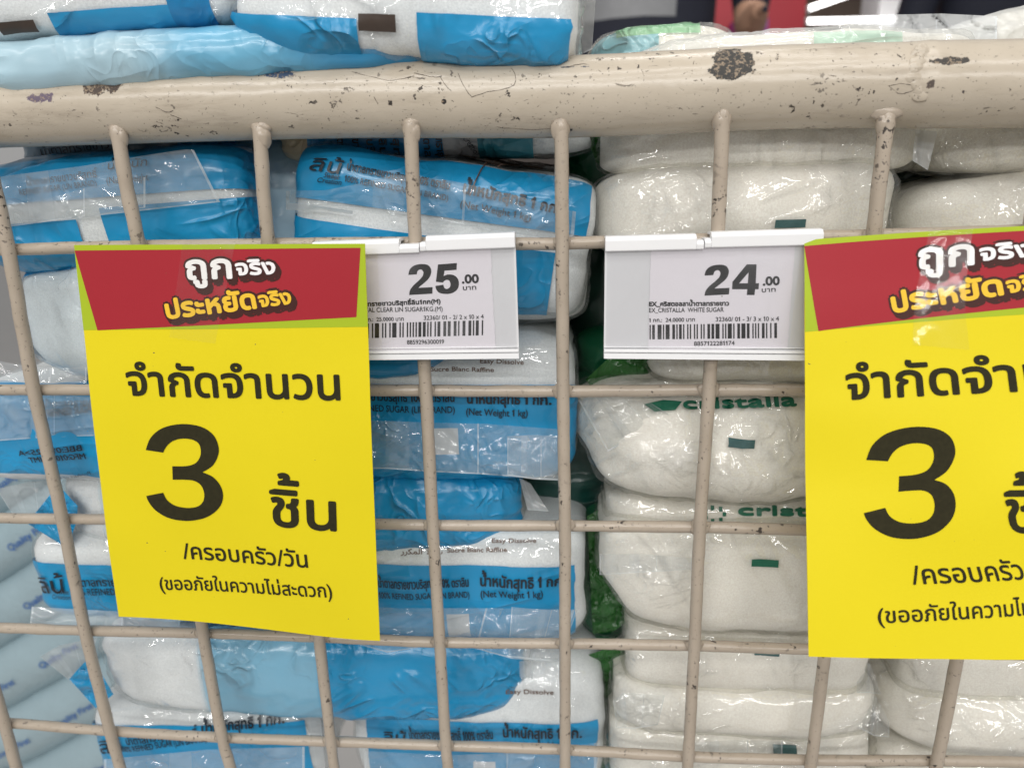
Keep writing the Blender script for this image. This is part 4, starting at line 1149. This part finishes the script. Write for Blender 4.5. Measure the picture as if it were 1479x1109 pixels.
for k in range(7):
    an = k * 0.9
    put_rect(S, b, 'green_dot', *(lambda c: (c[0] - 0.7, c[0] + 0.7, c[1] - 0.7, c[1] + 0.7))(inv(S, 1032 + 14 * math.cos(an), 742 - 9 * math.sin(an))), M['green_ink'], 0.5, 1, 1)
b, S, o = cbag((864, 764, 1280, 922), 15, 37, 'clear bag with a short bright green mark beside the lower left of the right sign', n=6, puff=4, fold=0.8, crink=1.6, tl=12)
put_rect(S, b, 'green_mark', inv(S, 1085, 811)[0], inv(S, 1124, 811)[0], inv(S, 1105, 817)[1], inv(S, 1105, 806)[1], M['green_ink'], 0.8, 4, 2)
flap(b, [(866, 800), (930, 800), (1000, 806)], [(866, 830), (930, 826), (1000, 822)], 9, 9, name='film_fold', seed=37, haze=0.12, nx=30, ny=8)
b, S, o = cbag((904, 918, 1268, 1004), 18, 38, 'flat clear bag just left of the right sign\'s bottom corner, teal mark on top', n=7, crink=1.5)
put_rect(S, b, 'teal_mark', inv(S, 1089, 943)[0], inv(S, 1125, 943)[0], inv(S, 1107, 945)[1], inv(S, 1107, 938)[1], M['teal_ink'], 0.8, 4, 2)
b, S, o = cbag((886, 1000, 1280, 1066), 16, 39, 'flat clear bag second from the bottom of the middle right stack', n=6, puff=3)
b, S, o = cbag((880, 1060, 1272, 1170), 17, 40, 'clear bag at the bottom of the middle right stack, shiny teal mark on it', n=6, crink=1.8, fold=1.8)
put_rect(S, b, 'teal_mark', inv(S, 1116, 1080)[0], inv(S, 1150, 1080)[0], inv(S, 1130, 1090)[1], inv(S, 1130, 1074)[1], M['teal_ink'], 0.8, 4, 2)
flap(b, [(1240, 1010), (1262, 1000), (1284, 1040)], [(1240, 1050), (1262, 1062), (1284, 1064)], 20, 18, name='film_corner', seed=71, haze=0.12, nx=14, ny=12, amp=3)
flap(b, [(1238, 950), (1256, 958), (1264, 975)], [(1238, 1000), (1256, 1000), (1272, 1002)], 22, 20, name='film_corner', seed=72, haze=0.15, nx=14, ny=12, amp=3)
flap(b, [(886, 1010), (900, 1000), (960, 1004)], [(890, 1050), (915, 1052), (950, 1046)], 12, 12, name='film_corner', seed=73, haze=0.08, nx=20, ny=12, amp=3)
flap(b, [(1000, 1072), (1060, 1068), (1130, 1070)], [(1000, 1096), (1060, 1100), (1130, 1098)], 12, 11, name='film_fold', seed=74, haze=0.05, nx=30, ny=12, amp=3, crink=1.6)
# ---- far right column
b, S, o = cbag((1348, 150, 1720, 250), 24, 41, 'clear bag of sugar right under the rail in the corner', n=4)
b, S, o = cbag((1318, 246, 1720, 400), 18, 42, 'clear bag of sugar above the right sign, lying second from the rail', n=3.5, puff=6, roll=-6)
b, S, o = cbag((1340, 385, 1700, 560), 30, 43, 'clear bag of sugar behind the upper part of the right sign')
b, S, o = cbag((1320, 560, 1700, 760), 30, 44, 'clear bag of sugar behind the middle of the right sign')
b, S, o = cbag((1310, 760, 1700, 940), 28, 45, 'clear bag of sugar behind the lower part of the right sign')
b, S, o = cbag((1308, 930, 1700, 1024), 20, 46, 'clear wrinkled bag just under the lower edge of the right sign', n=7, crink=1.9)
b, S, o = cbag((1278, 1006, 1700, 1100), 17, 47, 'clear bag in the lower right corner with its rounded left end in the gap', n=3.5, puff=5)
b, S, o = cbag((1270, 1094, 1700, 1200), 17, 48, 'clear bag cut off by the bottom edge at the lower right', n=4)
# ---- clear bags above the rail on the right
b, S, o = cbag((852, 34, 1075, 130), 75, 49, 'pale teal and green bag behind the rail right of the top centre bag', n=3, prints=[(-INF, 40, 950, 200, c4(0.25, 0.55, 0.60), 0.7), (890, -INF, 1010, 50, c4(0.25, 0.60, 0.28), 0.6)])
b, S, o = cbag((905, 40, 1460, 130), 30, 50, 'flat clear bag with pale green print lying behind the rail at the right', n=2.6, haze=0.25, prints=[(1170, 50, 1300, 70, c4(0.35, 0.7, 0.5), 0.4)])
flap(b, [(1215, 40), (1275, 22), (1360, 20), (1440, 24)], [(1215, 76), (1275, 77), (1360, 78), (1440, 76)], 60, 40, name='film_fold', seed=51, haze=0.55, nx=50, ny=14, amp=8, crink=1.8)
b, S, o = cbag((1300, -10, 1800, 130), 60, 51, 'crumpled clear bag with pale green print at the top right corner', n=2.6, roll=-14, haze=0.3, crink=2, prints=[(1250, 30, 1420, 90, c4(0.5, 0.75, 0.4), 0.45)])

# ---- green printed backs of the bags in the gaps
GG = 'green backed sugar bags deep in the gaps'
def gbag(rect, Y, seed, label, tone=GREEN, **kw):
    return make_bag(rect, Y, 60, seed, label, GG, [(-INF, -INF, INF, INF, tone, 0.97)], nx=48, nv=60, fold=1.6, **kw)
b, S, o = gbag((815, 150, 990, 330), 55, 61, 'dark green wrapped bag deep in the gap left of the 24.00 ticket', n=3)
flap(b, [(846, 196), (870, 190), (890, 192)], [(862, 236), (890, 262), (915, 250)], 42, 46, name='bright_fold', seed=61, mat=M['lime_film'], nx=14, ny=14, amp=4)
b, S, o = gbag((815, 330, 985, 520), 62, 62, 'dark green wrapped bag behind the left edge of the 24.00 ticket', n=3, tone=c4(0.004, 0.03, 0.018))
b, S, o = gbag((836, 484, 990, 600), 46, 63, 'green wrapped bag directly under the left corner of the 24.00 ticket', n=3)
flap(b, [(846, 548), (880, 516), (930, 506)], [(858, 566), (900, 552), (948, 560)], 40, 40, name='bright_fold', seed=62, mat=M['lime_film'], nx=14, ny=14, amp=3)
b, S, o = gbag((740, 600, 900, 770), 62, 64, 'dark green wrapped bag in the gap beside the puffy clear bag', n=3, tone=c4(0.006, 0.05, 0.04))
b, S, o = gbag((826, 736, 940, 930), 52, 65, 'green wrapped bag with a bright fold low in the gap between stacks', n=3)
flap(b, [(848, 745), (866, 735), (880, 740)], [(856, 915), (886, 912), (914, 890)], 42, 44, name='bright_fold', seed=63, mat=M['lime_film'], nx=14, ny=24, amp=6)
b, S, o = gbag((830, 920, 930, 1160), 50, 66, 'green wrapped bag at the bottom of the gap between the two stacks', n=3)
flap(b, [(850, 945), (880, 935), (905, 935)], [(870, 1040), (885, 1030), (905, 960)], 40, 44, name='bright_fold', seed=64, mat=M['lime_film'], nx=14, ny=24, amp=5)
b, S, o = gbag((1270, 200, 1400, 400), 62, 67, 'dark green wrapped bag in the upper gap left of the far right stack', n=3, tone=c4(0.003, 0.03, 0.018))
b, S, o = gbag((1235, 930, 1350, 1130), 58, 68, 'green wrapped bag in the gap under the right sign', n=3, tone=c4(0.003, 0.05, 0.028))

# ---- packs with blue lettering, seen through the lower left of the mesh
M['pack'] = solid_film('pale_pack_film', c4(0.31, 0.415, 0.46), 0.25, rough=0.4)
M['quality_ink'] = plain('blue_lettering', c4(0.03, 0.12, 0.36), 0.4, 0.2, 500)
names = ['topmost', 'second', 'third', 'fourth', 'fifth', 'sixth']
for k in range(6):
    px, py = 10 + k * 22, 690 + k * 85
    P = at(px, py, 150)
    bb = Bag((px - 210, py - 44, px + 210, py + 44), 150, 120, 80 + k, n=5, rc=0.9, roll=-31, puff=3, amp=0.5, fold=0.15)
    root = empty('wrapped_pack', bb.c, 'pale blue-grey pack lettered Quality First, %s of the slanting pile at lower left' % names[k], 'wrapped pack', 'packs in the slanting pile at lower left')
    V, F, uv = bb.mesh(50, 60, True)
    build('wrapper', V, F, M['pack'], root)
    S2 = lambda u, v, l, bb=bb: bb.S(u, v, l)
    x0 = -70
    for q in range(2):
        put_text(S2, root, 'Quality First', (x0 + q * 62, -4), (x0 + q * 62 + 36, -4), 4.2, M['quality_ink'], uv=True, bold=0.12, lift=1.3, italic=0.2)

# ------------------------------------------------------------------ the shop behind
M['floor'] = plain('floor_tile', c4(0.45, 0.44, 0.43), 0.25, 0.06, 8)
V, F = box((-9000, -6000, -860), (9000, 16000, -850))
tag(build('floor', V, F, M['floor'], None, smooth=False), kind='structure')
M['backwall'] = plain('wall_paint', c4(0.22, 0.19, 0.17), 0.6, 0.15, 2)
V, F = box((-9000, 13000, -850), (9000, 13100, 4200))
tag(build('back_wall', V, F, M['backwall'], None, smooth=False), kind='structure')
def emis(name, col, st):
    t = NT(name); e = t.n('ShaderNodeEmission'); e.inputs[0].default_value = col; e.inputs[1].default_value = st
    return t.done(e.outputs[0])
M['lamp'] = emis('lit_tube', c4(1, 0.98, 0.96), 6)
for (a, b, l) in (((1168, 13), (1262, -20), 'upper slanting lit lamp tube in the background'), ((1166, 31), (1330, 28), 'lower level lit lamp tube in the background')):
    P, Q = at(a[0], a[1], 2920), at(b[0], b[1], 2920)
    root = empty('strip_lamp', P, l + ' at the top right', 'lamp', 'lit lamp tubes far behind the cage')
    V, F = tube([P, P.lerp(Q, 0.5), Q], 9, 12); build('lit_tube', V, F, M['lamp'], root)
    V, F = tube([P - (Q - P).normalized() * 10, P], 12, 10); build('end_cap', V, F, M['plate'], root)
M['red_board'] = plain('red_board', c4(0.50, 0.012, 0.03), 0.4, 0.05, 3)
M['purple'] = plain('purple_pack', c4(0.30, 0.05, 0.30), 0.4, 0.4, 30)
A_, B_ = at(1020, 62, 2600), at(1168, -40, 2600)
root = empty('display_stand', (A_.x, 2600, A_.z), 'bright red display stand in the blurred background right of the person', 'display stand')
V, F = box((A_.x - 60, 2600, -850), (B_.x, 2900, B_.z + 200)); build('panel', V, F, M['red_board'], root, smooth=False)
V, F = box((A_.x - 70, 2560, A_.z - 260), (B_.x + 5, 2600, A_.z - 230)); build('shelf', V, F, M['plastic'], root, smooth=False)
A_, B_ = at(1056, 58, 2540), at(1104, 31, 2540)
V, F = box((A_.x, 2480, A_.z - 60), (B_.x, 2590, B_.z)); o = build('snack_box', V, F, M['purple'], None, smooth=False)
tag(o, 'small purple box standing in front of the red display', 'box')
A_, B_ = at(1266, 50, 3000), at(1315, -60, 3000)
V, F = box((A_.x, 3000, -850), (B_.x, 3200, B_.z + 1500))
tag(build('white_pillar', V, F, M['plastic'], None, smooth=False), 'narrow white pillar in the background beside the lamp tubes', 'pillar')
# shelving across the back
M['shelfbrown'] = plain('shelf_brown', c4(0.17, 0.12, 0.09), 0.5, 0.2, 10)
A_, B_ = at(1168, 60, 4200), at(1480, -60, 4200)
root = empty('store_shelf', (A_.x, 4200, -850), 'brown store shelving behind the white pillar', 'shelf')
V, F = box((A_.x - 300, 4350, -850), (B_.x + 500, 4400, B_.z + 500)); build('back_panel', V, F, M['shelfbrown'], root, smooth=False)
for k in range(4):
    V, F = box((A_.x - 300, 4100, 200 + k * 330), (B_.x + 500, 4350, 225 + k * 330)); build('shelf_board', V, F, M['shelfbrown'], root, smooth=False)

# people
def person(loc, label, jacket, stripe, arm_pose, facing=0.0, scale=1.0):
    J = {'pelvis': (0, 0, 940), 'waist': (0, 0, 1080), 'chest': (0, 0, 1300), 'neck': (0, 0, 1460), 'head': (0, 0, 1580), 'top': (0, 0, 1680)}
    vs, es, rr = [], [], []
    def v(p, r): vs.append(Vector(p) * scale); rr.append(r * scale); return len(vs) - 1
    pe = v((0, 0, 940), 150); wa = v((0, 0, 1090), 140); ch = v((0, 0, 1290), 160); sh = v((0, 0, 1410), 105); ne = v((0, 0, 1470), 55); hd = v((0, 0, 1570), 88); tp_ = v((0, 0, 1660), 78)
    es += [(pe, wa), (wa, ch), (ch, sh), (sh, ne), (ne, hd), (hd, tp_)]
    for s in (-1, 1):
        a = v((s * 95, 0, 870), 95); k = v((s * 105, -10, 480), 60); an = v((s * 110, 20, 90), 42); to = v((s * 120, -140, 35), 36)
        es += [(pe, a), (a, k), (k, an), (an, to)]
        s0 = v((s * 190, 0, 1390), 62); el, wr, ha, fi = arm_pose[0 if s < 0 else 1]
        e_ = v(el, 46); w_ = v(wr, 30); h_ = v(ha, 36); f_ = v(fi, 15)
        es += [(sh, s0), (s0, e_), (e_, w_), (w_, h_), (h_, f_)]
        d = (Vector(fi) - Vector(ha)).normalized()
        for q in range(4):
            off = Vector((0, (q - 1.5) * 17, 0))
            f1 = v(Vector(ha) + d * 50 + off, 9); f2 = v(Vector(ha) + d * (95 - 6 * abs(q - 1)) + off + Vector((0, 0, -4)), 7)
            es += [(h_, f1), (f1, f2)]
    me = bpy.data.meshes.new('body'); me.from_pydata([(p * MM)[:] for p in vs], es, [])
    o = bpy.data.objects.new('body', me); COL.objects.link(o)
    sk = o.modifiers.new('skin', 'SKIN')
    for i, s in enumerate(me.skin_vertices[0].data):
        f = 1.0
        s.radius = (rr[i] * MM * (1.15 if i in (pe, wa, ch) else 1), rr[i] * MM * (0.72 if i in (pe, wa, ch) else 1)); s.use_root = (i == pe)
    o.modifiers.new('sub', 'SUBSURF').levels = 2
    dg = bpy.context.evaluated_depsgraph_get()
    m2 = bpy.data.meshes.new_from_object(o.evaluated_get(dg)); bpy.data.objects.remove(o)
    for mt in (M['skin'], jacket, stripe, M['trousers'], M['hair'], M['shoe']): m2.materials.append(mt)
    for p in m2.polygons:
        c = p.center / MM / scale; p.use_smooth = True
        r = math.hypot(c.x, c.y)
        if c.z > 1470: p.material_index = 4 if (c.z > 1610 or c.y > 30) else 0
        elif c.z > 930 and r < 420:
            hand = any((c - Vector(a[1])).length < 60 or (c - Vector(a[2])).length < 110 for a in arm_pose)
            p.material_index = 0 if hand else 1
            if not hand and c.x < 70 and r < 215 and any(abs(c.z - z) < 21 for z in (1153, 1330)): p.material_index = 2
        elif c.z > 120: p.material_index = 0 if r > 420 else 3
        else: p.material_index = 5
    root = bpy.data.objects.new('person', None); COL.objects.link(root); root.location = Vector(loc) * MM; root.rotation_euler = (0, 0, facing)
    tag(root, label, 'person')
    b_ = bpy.data.objects.new('body', m2); COL.objects.link(b_); b_.parent = root
    return root
M['skin'] = plain('skin', c4(0.42, 0.24, 0.16), 0.5, 0.08, 30)
M['trousers'] = plain('dark_trousers', c4(0.02, 0.02, 0.03), 0.8, 0.2, 40)
M['hair'] = plain('black_hair', c4(0.012, 0.01, 0.01), 0.4, 0.2, 80)
M['shoe'] = plain('black_shoe', c4(0.015, 0.015, 0.015), 0.4, 0.2, 80)
M['jacket'] = plain('navy_jacket', c4(0.008, 0.010, 0.022), 0.8, 0.2, 60)
M['stripe'] = plain('grey_stripe', c4(0.20, 0.205, 0.215), 0.4, 0.15, 60)
Pp = at(925, 20, 1500)
pose = [((-250, -20, 1130), (-240, -160, 1000), (-235, -230, 980), (-230, -300, 965)), ((235, 20, 1190), (215, -60, 1110), (205, -150, 1120), (200, -230, 1120))]
person((Pp.x, 1500, -850), 'person in a dark navy top with a grey stripe, arm bent, blurred behind the cage', M['jacket'], M['stripe'], pose)
Pp = at(1410, 5, 2100)
pose2 = [((-250, 0, 1130), (-250, -60, 900), (-250, -80, 820), (-250, -90, 740)), ((250, 0, 1130), (250, -60, 900), (250, -80, 820), (250, -90, 740))]
person((Pp.x + 60, 2100, -850), 'person in plain black clothing, blurred at the top right edge', M['jacket'], M['jacket'], pose2, scale=0.98)
